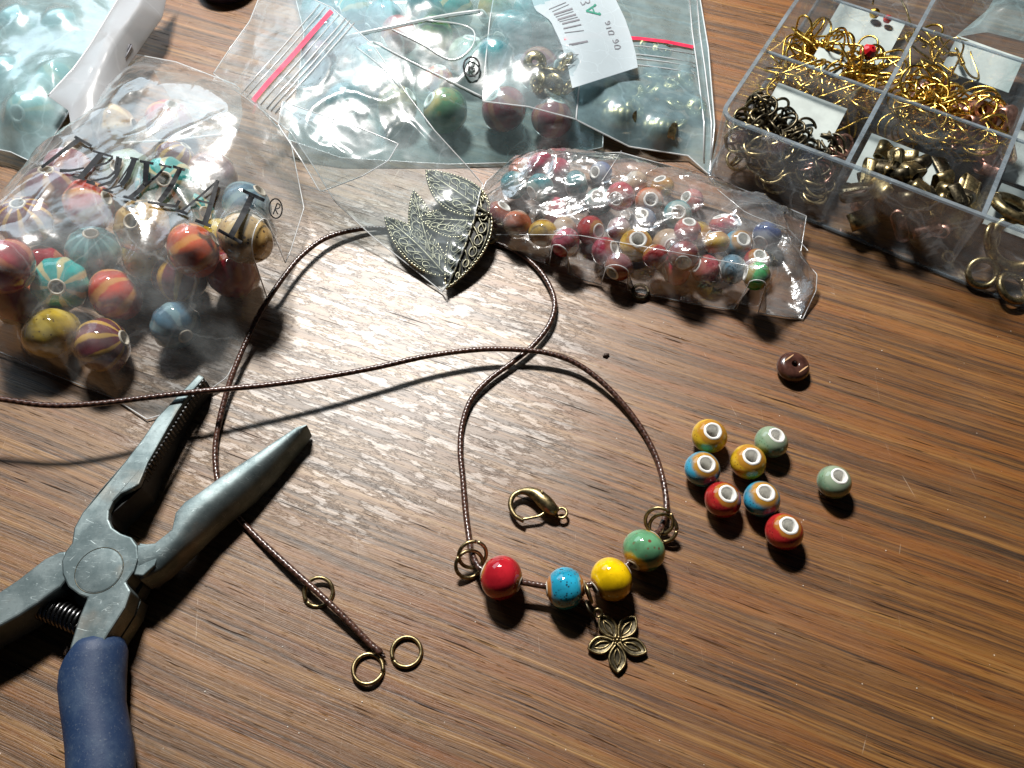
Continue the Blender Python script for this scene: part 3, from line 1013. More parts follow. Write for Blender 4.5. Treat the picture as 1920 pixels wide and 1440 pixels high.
grip([(134, 1234, 196, 1190, .80), (129, 1241, 214, 1191, .94), (122, 1250, 232, 1197, 1), (114, 1268, 238, 1216, 1), (111, 1295, 235, 1262, 1), (116, 1338, 234, 1312, 1), (121, 1372, 241, 1352, 1), (125, 1408, 250, 1395, 1), (127, 1450, 252, 1440, 1), (128, 1520, 248, 1520, 1), (130, 1640, 240, 1640, 1), (150, 1700, 225, 1700, .7)], 'handle_grip')
grip([(-92, 1162, -62, 1216, .85), (-110, 1160, -78, 1240, 1), (-180, 1205, -150, 1290, 1), (-300, 1310, -230, 1380, 1), (-420, 1470, -340, 1510, 1), (-440, 1520, -360, 1550, .7)], 'handle_grip')


# ------------------------------------------------------------------ plastic bags
def resample(pts, n):
    P = [Vector(p) for p in pts]
    c = [0.0]
    for a, b in zip(P, P[1:]):
        c.append(c[-1] + (b - a).length)
    out, j = [], 0
    for i in range(n):
        s = c[-1] * i / (n - 1)
        while j < len(c) - 2 and c[j + 1] < s:
            j += 1
        out.append(P[j].lerp(P[j + 1], (s - c[j]) / max(1e-9, c[j + 1] - c[j])))
    return np.array([tuple(v) for v in out])


def film_grid(bot, right, top, left, nu, nv, spheres=(), sag=.012, crease=.10, freq=.55, seed=0, iters=260, stretch=(1, 1), plump=0.0, puff=0.0):
    """A sheet spanned by four edges (photo position + height), draped over what is in the bag, with creases."""
    B, Rr, T, Lf = (resample([at(*p) for p in e], n) for e, n in ((bot, nu), (right, nv), (top, nu), (left, nv)))
    u = np.linspace(0, 1, nu)[:, None, None]
    v = np.linspace(0, 1, nv)[None, :, None]
    S = (1 - v) * B[:, None, :] + v * T[:, None, :] + (1 - u) * Lf[None, :, :] + u * Rr[None, :, :]
    S -= (1 - u) * (1 - v) * B[0] + u * (1 - v) * B[-1] + (1 - u) * v * T[0] + u * v * T[-1]
    X, Y, Z0 = S[..., 0], S[..., 1], S[..., 2].copy()
    O = np.full_like(Z0, -9.0)
    for (c, r) in spheres:
        d2 = (X - c[0]) ** 2 + (Y - c[1]) ** 2
        rr = (r + .035) ** 2
        O = np.maximum(O, np.where(d2 < rr, c[2] + np.sqrt(np.maximum(rr - d2, 0)), -9))
    uu, vv = np.linspace(0, 1, nu)[:, None], np.linspace(0, 1, nv)[None, :]
    em = np.minimum(np.minimum(uu, 1 - uu) * nu, np.minimum(vv, 1 - vv) * nv)
    mask = np.clip(em / 8, 0, 1)
    base = Z0 + plump * np.clip(16 * uu * (1 - uu) * vv * (1 - vv), 0, 1) ** .6
    top = max(float(O.max()), -1)
    dome = np.clip(em / (min(nu, nv) * .22), 0, 1)
    dome = dome * dome * (3 - 2 * dome)
    Z = np.maximum(base, O)
    if puff and top > 0:
        Z = np.maximum(Z, Z0 + np.maximum(0, top * puff - Z0) * dome)
    fl = np.minimum(Z0, base) - .0
    for _ in range(iters):
        A = Z.copy()
        A[1:-1, 1:-1] = (Z[:-2, 1:-1] + Z[2:, 1:-1] + Z[1:-1, :-2] + Z[1:-1, 2:]) * .25 - sag * .05
        Z = np.maximum(A, O)
        Z = np.maximum(Z, .04)
        E0 = Z0 + np.clip(O - Z0, 0, .22)
        Z[0], Z[-1], Z[:, 0], Z[:, -1] = E0[0], E0[-1], E0[:, 0], E0[:, -1]
    if plump:
        Z = np.maximum(Z, base)
    H = np.zeros_like(Z)
    for i in range(nu):
        for k in range(nv):
            p = Vector((X[i, k] * freq * stretch[0] + seed * 7.3, Y[i, k] * freq * stretch[1] + seed * 3.1, seed))
            w = noise.noise(p * .7) * .8
            p2 = p + Vector((w, -w, 0))
            a = abs(noise.noise(p2))
            b = abs(noise.noise(p2 * 2.3 + Vector((5, 1, 2))))
            c = abs(noise.noise(p2 * 5.1 + Vector((1, 8, 3))))
            und = noise.noise(p * .55 + Vector((3, 9, 1)))
            H[i, k] = math.exp(-7 * a) * .75 + math.exp(-9 * b) * .30 * (.4 + und) + math.exp(-9 * c) * .10 + und * .55 - .2
    Z = Z + H * crease * mask + .02 * mask
    Z = np.maximum(Z, np.where(O > 0, O + .012, .03))
    Z = np.maximum(Z, .03)
    return np.stack([X, Y, Z], -1)


def grid_mesh(G, flip=False):
    nu, nv = G.shape[:2]
    m_ = MB()
    fs = []
    for i in range(nu - 1):
        for k in range(nv - 1):
            q = (i * nv + k, (i + 1) * nv + k, (i + 1) * nv + k + 1, i * nv + k + 1)
            fs.append(q[::-1] if flip else q)
    m_.add([Vector(p) for p in G.reshape(-1, 3)], fs)
    return m_


def edge_loop(G):
    a = [Vector(p) for p in G[:, 0]] + [Vector(p) for p in G[-1, 1:]] + [Vector(p) for p in G[-2::-1, -1]] + [Vector(p) for p in G[0, -2:0:-1]]
    return a


class Finder:
    """Height of a draped sheet under a photo position."""

    def __init__(self, G):
        self.P = G.reshape(-1, 3)
        v = self.P - np.array([0, 0, CAM_H])
        dep = v @ np.array(_F)
        self.px = np.stack([960 + FPX * v[:, 0] / dep, 720 - FPX * (v @ np.array(_U)) / dep], -1)

    def __call__(self, x, y, lift=.012):
        d = np.hypot(self.px[:, 0] - x, self.px[:, 1] - y)
        idx = np.argsort(d)[:14]
        z = float(self.P[idx, 2].max()) if lift > .02 else float((self.P[idx[:5], 2] / (d[idx[:5]] ** 2 + .5)).sum() / (1 / (d[idx[:5]] ** 2 + .5)).sum())
        return at(x, y, z + lift)


def stroke(mb_, find, pts, width, step=5.0, lift=.035):
    """Print laid on a sheet: a stroke through photo positions with a width in photo units."""
    P = [Vector((x, y, 0)) for x, y in pts]
    L_ = sum((b - a).length for a, b in zip(P, P[1:]))
    n = max(2, int(L_ / step) + 1)
    q = resample_px(P, n)
    ws = width if isinstance(width, (tuple, list)) else (width, width)
    vs, fs = [], []
    for i, p in enumerate(q):
        t = (q[min(i + 1, n - 1)] - q[max(i - 1, 0)]).normalized()
        s = Vector((-t.y, t.x, 0)) * (ws[0] + (ws[1] - ws[0]) * i / (n - 1)) * .5
        for sg in (-1, 0, 1):
            vs.append(find(p.x + s.x * sg, p.y + s.y * sg, lift))
    for i in range(n - 1):
        for k in range(2):
            fs.append((3 * i + k, 3 * i + k + 1, 3 * i + 4 + k, 3 * i + 3 + k))
    mb_.add(vs, fs)


def resample_px(P, n):
    c = [0.0]
    for a, b in zip(P, P[1:]):
        c.append(c[-1] + (b - a).length)
    out, j = [], 0
    for i in range(n):
        s = c[-1] * i / (n - 1)
        while j < len(c) - 2 and c[j + 1] < s:
            j += 1
        out.append(P[j].lerp(P[j + 1], (s - c[j]) / max(1e-9, c[j + 1] - c[j])))
    return out


def make_bag(name, label, G, mat, under=True, seam=.016, cat='plastic bag', group='clear plastic bags'):
    c = Vector(G.reshape(-1, 3).mean(0))
    root = thing(name, label, cat, (c.x, c.y, 0), None, group)
    grid_mesh(G).build('top_film', mat, root)
    if under:
        U = G[::3, ::3].copy()
        U[..., 2] = np.minimum(.015, U[..., 2])
        e = G
        U2 = G[::4, ::4].copy()
        zmin = np.minimum.reduce([U2[0].min(), U2[-1].min()]) if False else None
        # underside rests on the table, joined to the edge
        nu, nv = U2.shape[:2]
        inner = np.zeros((nu, nv), bool)
        inner[1:-1, 1:-1] = True
        U2[..., 2] = np.where(inner, np.minimum(U2[..., 2], .018), U2[..., 2])
        grid_mesh(U2, True).build('bottom_film', mat, root)
    if seam:
        sm = MB()
        sm.tube(edge_loop(G), seam, 5, closed=True)
        sm.build('edge_seam', M['seam'], root)
    return root


UP_CAM = (0, -.45, 1)


def fill_bag(rows, rad, kind, group, cat='bead', z0=.03, zmax=9):
    sph = []
    for row in rows:
        px, py, key, ax, lab = row[:5]
        r_ = row[5] if len(row) > 5 else rad
        p = drop(px, py, r_, z0)
        if p.z > zmax and not ax:
            placed.pop()
            continue
        a = ax if ax else (rnd.uniform(-1, 1), rnd.uniform(-1, 1), rnd.uniform(-.3, .8))
        bead(p, r_, key, a, lab, group, kind, cat)
        sph.append((p, r_))
    return sph


# --- bag of large ribbed beads
placed = []
BA = [
    (97, 625, 'L_yellow', (-.5, .6, .5), 'yellow spotted bead at the lower edge of the large bead bag'),
    (193, 648, 'L_plum', (.9, .2, .25), 'plum bead with tan bands, lowest of all in the large bead bag'),
    (30, 563, 'L_red', (.1, 1, .3), 'red bead with yellow ribs at the edge of the picture in the large bag'),
    (217, 553, 'L_coral', (.7, .5, .3), 'coral red bead beside the creased film below the yellow spotted one'),
    (437, 513, 'L_red', (.6, .3, .8), 'crimson bead under the spotted tan one by the bag edge'),
    (337, 522, 'L_plum', (.2, .9, .6), 'plum and gold bead just under the orange red one'),
    (113, 533, 'L_turq', (.3, -.6, .6), 'turquoise bead below the slate teal one in the large bead bag'),
    (272, 483, 'L_yellow', (.9, .3, .2), 'small yellow spotted bead between slate teal and orange red ones', .60),
    (12, 500, 'L_red', None, 'dark red bead under the big plum striped one at the picture edge'),
    (267, 425, 'L_tan', (-.05, -.55, 1), 'tan bead with its pale hole facing up above the yellow spotted one'),
    (360, 410, 'L_turq', (.9, -.2, .6), 'turquoise bead under the printed letter A'),
    (463, 385, 'L_blue', None, 'grey blue bead beside the printed circle mark'),
    (400, 328, 'L_mauve', None, 'dusty mauve bead behind the printed letter A'),
    (315, 345, 'L_turq', (.2, -.5, .8), 'turquoise bead behind the printed letters Y and L'),
    (240, 325, 'L_pale', (-.1, -.4, 1), 'pale bead with white hole behind the printed letter M'),
    (130, 318, 'L_mauve', None, 'dusty pink bead behind the first two printed letters'),
    (93, 355, 'L_purple', (.2, .3, 1), 'dull purple bead under the first printed letter of the bag'),
    (318, 228, 'L_coral', (.4, .2, .9), 'coral bead alone in the upper fold of the large bead bag'),
    (215, 240, 'L_tan', None, 'pale tan bead in the folded upper part of the large bead bag'),
    (47, 415, 'L_plum', (.1, .15, 1), 'big plum bead with yellow ribs, uppermost at the picture edge'),
    (167, 385, 'L_coral', (.9, .1, .35), 'coral red bead under the printed letter M'),
    (363, 470, 'L_orange', (.8, .4, .2), 'bright orange red bead in the middle of the large bead bag'),
    (460, 447, 'L_tanspeck', (.5, .7, .5), 'spotted tan striped bead under the printed letter I'),
    (175, 470, 'L_teal', (.25, .2, 1), 'slate teal ribbed bead in the middle of the large bead bag'),
]
BA2 = [
    (30, 645, 'L_turq', None, 'greenish bead at the lower edge of the large bead bag, left of yellow'),
    (122, 452, 'L_tan', None, 'brown and yellow bead deep between the plum and slate teal ones'),
    (262, 560, 'L_plum', None, 'plum bead under the creased film in the middle of the large bead bag'),
    (330, 610, 'L_blue', None, 'grey blue bead under the silvery crease of the large bead bag'),
]
sphA = fill_bag(BA, .66, 'ribbed', 'large ribbed beads in the printed bag', z0=.04)
sphA += fill_bag(BA2, .60, 'ribbed', 'large ribbed beads in the printed bag', z0=.04, zmax=.85)
k_ = 0
for y_ in range(300, 650, 50):
    for x_ in range(20, 500, 62):
        if (y_ < 420 and x_ < 100) or x_ < 40 or x_ > 505 - (y_ - 300) * .38 or y_ > 620 + x_ * .3:
            continue
        key_, nm_ = (('L_red', 'crimson'), ('L_tan', 'tan'), ('L_turq', 'turquoise'), ('L_plum', 'plum'), ('L_coral', 'coral'), ('L_yellow', 'yellow'))[k_ % 6]
        k_ += 1
        sphA += fill_bag([(x_ + (y_ % 100) * .5, y_, key_, None, nm_ + ' bead packed deep under others in the printed bag')], .56, 'ribbed', nm_ + ' beads packed deep in the printed bag', z0=.03, zmax=.95)
GA = film_grid([(-90, 622, .3), (0, 668, .12), (100, 708, .06), (213, 750, .05), (275, 788, .06)],
               [(275, 786, .06), (345, 765, .08), (425, 708, .20), (470, 625, .30), (505, 560, .34), (545, 470, .4), (570, 390, .6), (545, 265, 1.0), (480, 195, 1.3)],
               [(245, 100, .5), (330, 116, .9), (440, 158, 1.2), (480, 195, 1.3)],
               [(-90, 612, .3), (-60, 460, .3), (0, 385, .3), (55, 315, .5), (140, 245, .9), (235, 140, .6), (245, 100, .5)],
               110, 110, sphA, .004, .12, .55, 1, 90, puff=.86)
bagA = make_bag('printed_bead_bag', 'clear crinkled bag printed LEMYLAI full of large ribbed ceramic beads', GA, M['film'], under=False)
fA = Finder(GA)
LET = {
    'L': [([(147, 262), (112, 288), (78, 314)], (9, 5)), ([(140, 256), (172, 274)], 5)],
    'E': [([(190, 288), (170, 311), (150, 334)], 10), ([(174, 283), (212, 294), (205, 302)], 4), ([(178, 311), (200, 306), (211, 296)], 4), ([(136, 330), (160, 337)], 3.5), ([(112, 320), (132, 320), (158, 315)], (6, 3))],
    'M': [([(221, 293), (216, 322), (203, 333), (166, 341)], (6, 3)), ([(225, 296), (220, 326), (209, 341), (184, 349)], (9, 4)), ([(252, 298), (240, 330), (228, 347)], (10, 9)), ([(250, 300), (222, 343)], 3), ([(228, 347), (196, 357)], 3), ([(162, 340), (178, 345)], 6), ([(192, 355), (212, 361)], 4), ([(244, 296), (260, 299)], 4)],
    'Y': [([(275, 305), (272, 345)], (11, 9)), ([(262, 302), (288, 307)], 5), ([(311, 312), (294, 330), (271, 349)], (4, 5)), ([(298, 308), (322, 314)], 4), ([(271, 346), (258, 360), (243, 371)], (9, 8)), ([(231, 368), (256, 375)], 5)],
    'L.001': [([(338, 316), (322, 347), (299, 379)], 9), ([(324, 312), (347, 319)], 5), ([(277, 379), (330, 387), (336, 376)], (4, 6))],
    'A': [([(408, 338), (397, 378), (384, 419)], (7, 11)), ([(409, 338), (375, 368), (338, 398)], 4), ([(368, 375), (397, 382)], 4), ([(329, 393), (352, 401)], 5), ([(366, 413), (396, 424)], 6)],
    'I': [([(474, 364), (454, 405), (431, 446)], 11), ([(455, 357), (496, 376)], 6), ([(409, 431), (453, 455)], 6)],
}
for k, sts in LET.items():
    mb = MB()
    for pts, w in sts:
        stroke(mb, fA, pts, tuple(x * 1.05 for x in w) if isinstance(w, tuple) else w * 1.05, 4, .06)
    mb.build('printed_letter', M['ink'], bagA)
mb = MB()
stroke(mb, fA, [(517 + 12 * math.cos(a) - 2 * math.sin(a), 391 + 18 * math.sin(a) + 4 * math.cos(a)) for a in [2 * math.pi * i / 24 for i in range(25)]], 2.6, 3)
stroke(mb, fA, [(520, 381), (512, 402)], 2.6, 3)
stroke(mb, fA, [(520, 381), (526, 385), (523, 391), (516, 392), (521, 402)], 2.2, 3)
mb.build('printed_mark', M['ink'], bagA)
# folded lip of that bag
GL_ = film_grid([(228, 268, 1.95), (330, 262, 2.0), (445, 248, 1.95)], [(445, 248, 1.95), (455, 215, 1.7), (450, 165, 1.35)], [(288, 132, 1.1), (370, 140, 1.3), (450, 165, 1.35)], [(228, 268, 1.95), (262, 225, 1.75), (320, 185, 1.5), (288, 132, 1.1)], 40, 30, (), 0, .12, .7, 5, 10)
grid_mesh(GL_).build('folded_lip', M['film_fold'], bagA)
mb = MB()
mb.tube([Vector(p) for p in GL_[:, 0]], .028, 5)
mb.build('fold_crease', M['seam'], bagA)

# --- bag of mixed large beads behind (green, red, teal)
placed = []
BD = [
    (835, 208, 'L_green', (-.75, .05, .62), 'green and brown bead with pale open hole in the rear bag'),
    (945, 205, 'L_red', (-.6, .1, .9), 'big dusty red bead with a pale hole in the rear bag'),
    (745, 198, 'L_tanspeck', (.7, .2, .5), 'orange and pink spotted bead beside the green one in the rear bag', .60),
    (1035, 222, 'L_red', (.3, .5, .9), 'dark red bead at the lower edge of the rear bead bag', .60),
    (822, 150, 'L_coral', (.2, .3, .9), 'small coral red bead peeping out behind the green one', .45),
    (878, 108, 'L_pale', (.2, .4, .9), 'pale green bead behind the printed circle mark of the rear bag'),
    (700, 120, 'L_dteal', (.2, .4, .9), 'large deep teal bead near the red zip in the rear bag'),
    (650, 200, 'L_dteal', None, 'deep teal bead beneath the leaf charm bag in the rear bead bag'),
    (640, 130, 'L_dteal', None, 'deep teal bead behind the red zip in the rear bead bag'),
    (722, 40, 'L_dteal', None, 'deep teal bead under the bright crease at the top of the rear bag'),
    (785, 110, 'L_tan', None, 'brownish tan bead behind the green one in the rear bead bag'),
    (1010, 130, 'L_red', None, 'dark red bead behind the bronze spacer beads in the rear bag'),
    (960, 60, 'L_dteal', None, 'deep teal bead at the top of the rear bag behind the label'),
    (850, 20, 'L_turq', None, 'turquoise bead at the far top of the rear bead bag'),
]
sphD = fill_bag(BD, .66, 'big', 'large beads in the rear bag', z0=.04, zmax=1.3)
k_ = 0
for y_ in range(20, 150, 46):
    for x_ in range(590, 1110, 66):
        key_, nm_ = (('L_dteal', 'deep teal'), ('L_turq', 'turquoise'), ('L_blue', 'grey blue'), ('L_dteal', 'deep teal'), ('L_red', 'crimson'), ('L_green', 'green'))[k_ % 6]
        k_ += 1
        sphD += fill_bag([(x_ + (y_ % 92) * .4, y_, key_, None, nm_ + ' bead packed deep among others in the rear bag')], .58, 'big', nm_ + ' beads packed deep in the rear bag', z0=.03, zmax=1.25)
GD = film_grid([(540, 262, .5), (640, 296, .25), (840, 308, .10), (1000, 304, .10), (1130, 276, .2)],
               [(1130, 276, .2), (1135, 150, .6), (1130, 40, .8), (1120, -90, .6)],
               [(540, -60, .6), (700, -80, 1.0), (900, -90, 1.0), (1120, -90, .6)],
               [(540, 262, .5), (560, 150, .9), (570, 60, 1.0), (540, -60, .6)],
               100, 80, sphD, .004, .12, .40, 2, 90, puff=.80)
bagD = make_bag('rear_bead_bag', 'large milky clear bag of mixed green, red and teal beads behind', GD, M['film_milky'])
fD = Finder(GD)
mb = MB()
stroke(mb, fD, [(884 + 15 * math.cos(a), 125 + 18 * math.sin(a)) for a in [2 * math.pi * i / 24 for i in range(25)]], 3.6, 3)
stroke(mb, fD, [(878, 134), (879, 117)], 2.6, 3)
stroke(mb, fD, [(879, 117), (889, 118), (889, 125), (880, 126), (890, 134)], 2.4, 3)
mb.build('printed_mark', M['ink'], bagD)
# bright folds across that bag
for pts, r_ in (([(640, 70), (735, 50), (830, 30), (900, 20)], .05), ([(735, 55), (790, 82), (845, 112), (882, 92), (889, 60), (860, 45), (800, 38)], .022), ([(700, 78), (760, 110), (840, 150), (905, 182)], .026), ([(668, 88), (715, 125), (750, 163)], .02)):
    mb = MB()
    mb.tube([fD(x, y, .02) for x, y in [(p.x, p.y) for p in spline([(a, b, 0) for a, b in pts], 6)]], r_, 6)
    mb.build('film_fold', M['seam'], bagD)

# --- bag of bronze spacers with label
SPG = 'bronze spacer beads in the labelled bag'


def spacer_proto(loc, q, label):
    t_ = thing('spacer_bead', label, 'spacer bead', loc, q, SPG)
    m_ = MB()
    m_.lathe([(.09, .07), (.12, .10), (.16, .085), (.25, .06), (.33, .02), (.33, -.02), (.25, -.06), (.16, -.085), (.12, -.10), (.09, -.07)], 24)
    link('disc', m_.mesh('disc', M['bronze']), t_)
    m_ = MB()
    for sg in (1, -1):
        for i in range(8):
            a = 2 * math.pi * i / 8
            c = Vector((.225 * math.cos(a), .225 * math.sin(a), .068 * sg))
            m_.tube([c + Vector((.042 * math.cos(b), .042 * math.sin(b), 0)) for b in [2 * math.pi * k / 8 for k in range(8)]], .012, 4, closed=True)
            m_.ball(c, .016, 6, 4)
    link('rosette', m_.mesh('rosette', M['leaf_dot']), t_)
    return t_


SP = [(1003, 117, 1.65, (.1, -.6, .8), 'bronze spacer bead with its studded face up, clear of the label'),
      (1008, 156, 1.45, (-.75, -.35, .55), 'tilted bronze spacer bead just below the face up one'),
      (1038, 134, 1.45, (.2, .7, .7), 'bronze spacer bead seen edge on beside the face up one'),
      (1037, 160, 1.35, (-.5, -.7, .45), 'bronze spacer bead lying on its edge under the label strip'),
      (1060, 118, 1.5, (-.8, .1, .6), 'bronze spacer bead half hidden behind the label edge'),
      (1070, 160, 1.3, (-.7, .2, .7), 'bronze spacer bead peeping out at the lower label edge')]
HID = 'bronze spacer bead blurred behind the milky film of the labelled bag'
SP += [(1150, 165, .75, None, HID), (1190, 175, .6, None, HID), (1225, 145, .55, None, HID), (1258, 158, .45, None, HID), (1222, 168, .5, None, HID), (1265, 195, .4, None, HID), (1305, 202, .35, (0, -.4, 1), HID), (1190, 205, .55, None, HID), (1285, 150, .45, None, HID), (1240, 95, .5, (.2, -.3, 1), HID), (1215, 90, .55, None, HID), (1270, 235, .35, None, HID), (1130, 190, .8, None, HID)]
proto, sphE = None, []
for px, py, z, ax, lab in SP:
    q = q_axis(ax if ax else (rnd.uniform(-.7, .7), rnd.uniform(-.7, .7), .9), rnd.uniform(0, 6))
    p = at(px, py, z)
    if proto is None:
        proto = spacer_proto(p, q, lab)
    else:
        copy_tree(proto, p, q, lab)
    sphE.append((p, .26))
for px, py, z, ax, lab in ((1160, 222, .62, (.95, -.2, .1), 'ridged dark bronze barrel bead nearest the label in the labelled bag'), (1235, 246, .42, (.95, -.25, .1), 'ridged dark bronze barrel bead beside the lower fold of the labelled bag')):
    t = thing('barrel_bead', lab, 'bead', at(px, py, z), q_axis(ax), 'ridged bronze barrel beads')
    m_ = MB()
    prof = []
    for i in range(17):
        zz = -.5 + i / 16
        prof.append((.38 * math.sqrt(max(.15, 1 - (zz * 1.55) ** 2)) + (.022 if i % 3 == 1 else 0), zz))
    m_.lathe([(.12, -.5)] + prof + [(.12, .5)], 28)
    link('barrel', m_.mesh('barrel', M['bronze']), t)
    sphE.append((t.location.copy(), .42))
GE = film_grid([(905, 190, 1.55), (990, 200, 1.45), (1075, 222, 1.1), (1180, 275, .35), (1290, 292, .15), (1330, 328, .06)],
               [(1330, 328, .06), (1340, 235, .35), (1328, 90, .45), (1313, 0, .4), (1308, -60, .3)],
               [(935, -60, 1.1), (1060, -70, 1.3), (1200, -70, .9), (1308, -60, .3)],
               [(905, 190, 1.55), (910, 120, 1.75), (918, 40, 1.6), (935, -60, 1.1)],
               90, 70, sphE, .006, .10, .40, 3)
bagE = make_bag('labelled_bag', 'milky zip bag with barcode label and bronze spacer beads inside', GE[34:], M['film_teal'], under=False, seam=.024)
c_ = grid_mesh(GE[:35]).build('clear_panel', M['film_leaf'], bagE)
mb = MB()
mb.tube(edge_loop(GE[:35]), .02, 5, closed=True)
mb.build('edge_seam', M['seam'], bagE)
fE = Finder(GE)
mb = MB()
stroke(mb, fE, [(1058, 72), (1100, 71), (1150, 69), (1200, 72), (1250, 78), (1300, 88)], 6, 6, .03)
mb.build('red_zip', M['zip_red'], bagE)
for dy in (14, 30, 38, 50):
    mb = MB()
    mb.tube([fE(x, y + dy, .02) for x, y in ((1062, 72), (1100, 71), (1150, 69), (1200, 72), (1250, 78), (1303, 88))], .016, 5)
    mb.build('zip_ridge', M['seam'], bagE)
for off in (0, 14):
    mb = MB()
    mb.tube([fE(x - off, y, .03) for x, y in ((1305, -20), (1312, 60), (1322, 130), (1334, 230), (1333, 300))], .022, 5)
    mb.build('side_fold', M['seam'], bagE)
# barcode label, a curled strip lying on the bag
lab_l = [(985, -40), (1003, 18), (1032, 38), (1052, 80), (1066, 130), (1073, 165)]
lab_r = [(1130, -60), (1155, 0), (1172, 35), (1184, 70), (1192, 100), (1196, 126)]
nL = 26
pl_, pr_ = resample_px([Vector((*p, 0)) for p in lab_l], nL), resample_px([Vector((*p, 0)) for p in lab_r], nL)
GLb = np.array([[tuple(fE(*(pl_[i].lerp(pr_[i], k / 12))[:2], .045 + .05 * math.sin(math.pi * k / 12))) for k in range(13)] for i in range(nL)])
GLz = GLb[..., 2].copy()
for _ in range(25):
    GLz[1:-1, 1:-1] = (GLz[:-2, 1:-1] + GLz[2:, 1:-1] + GLz[1:-1, :-2] + GLz[1:-1, 2:]) * .25
    GLz[0], GLz[-1], GLz[:, 0], GLz[:, -1] = GLz[1], GLz[-2], GLz[:, 1], GLz[:, -2]
GLz += .06
for i in range(nL):
    for k in range(13):
        x_, y_ = pl_[i].lerp(pr_[i], k / 12)[:2]
        GLb[i, k] = tuple(at(x_, y_, GLz[i, k]))
lb = grid_mesh(GLb)
n0 = len(lb.v)
lb.add([v - Vector((0, 0, .012)) for v in lb.v[:n0]], [tuple(reversed(f)) for f in lb.f])
label_o = lb.build('barcode_label', M['paper'], bagE)
fL = Finder(GLb)
z1 = lambda x, y: (1000 + x / 5.647, y / 5.647)
mb = MB()
for (a, b, w) in (((165, 97), (345, 22), 1.2), ((200, 122), (375, 45), 1.0), ((217, 152), (415, 88), 3.2), ((236, 178), (425, 118), 1.2), ((256, 206), (452, 150), 3.2), ((275, 228), (470, 178), 1.2), ((305, 250), (490, 205), 2.8), ((318, 300), (507, 258), 2.2), ((330, 345), (535, 320), 1.2), ((375, 470), (575, 432), 2.2), ((405, 478), (580, 440), 1.2)):
    stroke(mb, fL, [z1(*a), z1(*b)], w, 6, .014)
mb.build('barcode', M['ink_grey'], bagE)
mb = MB()
for pts, w in (([(560, 115), (660, 50)], 3), ([(560, 115), (710, 152)], 3.4), ([(625, 78), (650, 140)], 2.4), ([(645, 45), (662, 60)], 4), ([(690, 135), (712, 155)], 4)):
    stroke(mb, fL, [z1(*p) for p in pts], w, 4, .014)
mb.build('printed_letter', M['ink_green'], bagE)
for pts in ([(500, 20), (520, 52), (545, 40), (550, 15), (575, 35), (600, 20), (590, -10)], [(760, 235), (775, 260), (800, 255), (815, 235), (800, 218), (785, 230), (790, 258)], [(770, 300), (825, 288)], [(795, 330), (800, 365), (850, 360), (855, 335), (830, 322), (795, 330)], [(840, 420), (850, 450), (880, 450), (905, 430), (885, 412), (868, 425), (875, 448)], [(860, 480), (865, 515), (910, 515), (925, 490), (900, 475), (860, 480)]):
    mb = MB()
    stroke(mb, fL, [z1(*p) for p in pts], 1.7, 3, .014)
    mb.build('printed_digit', M['ink_grey'], bagE)

# --- bag with filigree leaves and red zip
LG = 'filigree leaf charms in the zip bag'


def leaf_charm(base, tip, width, z0, z1_, label, bend=.12, shared=None):
    A, B = at(*base, z0), at(*tip, z1_)
    d = (B - A)
    L_ = d.length
    d.normalize()
    w = Vector((0, 0, 1)).cross(d).normalized()
    upv = d.cross(w)
    t_ = thing('leaf_charm', label, 'leaf charm', A, None, LG)

    def pt(s, q):
        wd = width * math.sin(math.pi * min(1, s) ** .82) ** .85
        return A + d * (L_ * s) + w * (wd * q + bend * math.sin(math.pi * s)) + upv * (.10 * math.sin(math.pi * s) * (1 - q * q) + .05)
    rim_pts = [pt(i / 26, 1) for i in range(27)] + [pt(i / 26, -1) for i in range(25, 0, -1)]
    m_ = MB()
    m_.add([pt(i / 16, q) - upv * (.03 + lay) for lay in (0, .03) for i in range(17) for q in (-.97, -.5, 0, .5, .97)],
           [(l * 85 + i * 5 + k, l * 85 + i * 5 + k + 1, l * 85 + i * 5 + k + 6, l * 85 + i * 5 + k + 5) for l in (0, 1) for i in range(16) for k in range(4)])
    m_.build('shade_backing', M['shade_backing'], t_)  # added dark sheet; real filigree is open, its holes only shaded
    m_ = MB()
    m_.tube(rim_pts, .036, 6, closed=True)
    m_.tube([pt(i / 26, .84) for i in range(2, 25)], .014, 5)
    m_.tube([pt(i / 26, -.84) for i in range(2, 25)], .014, 5)
    m_.build('leaf_rim', M['leaf_bronze'], t_)
    m_ = MB()
    m_.tube([pt(i / 20, 0) for i in range(21)], [.058 - .036 * i / 20 for i in range(21)], 6)
    m_.build('midrib', M['leaf_bronze'], t_)
    m_ = MB()
    for sg in (1, -1):
        for i in range(6):
            s = .10 + .125 * i
            stem_ = [pt(s + .16 * k / 6, sg * .72 * (k / 6) ** .8) for k in range(7)]
            m_.tube(stem_, .027, 5)
            c = pt(min(.97, s + .13), sg * .52)
            rr = .11 * math.sin(math.pi * min(.93, s + .16)) + .02
            m_.tube([c + d * (rr * 1.25 * math.cos(a)) + w * (rr * .8 * math.sin(a)) for a in [2 * math.pi * k / 12 for k in range(12)]], .025, 5, closed=True)
    m_.build('scroll_veins', M['leaf_bronze'], t_)
    m_ = MB()
    for i in range(0, 52):
        m_.ball(rim_pts[i % len(rim_pts)] + upv * .026, .042, 6, 4)
    m_.build('rim_dots', M['leaf_dot'], t_)['kind'] = 'stuff'
    leaf_pts.extend((tuple(pt(i / 8, q)), .07) for i in range(9) for q in (-.8, -.4, 0, .4, .8))
    return t_


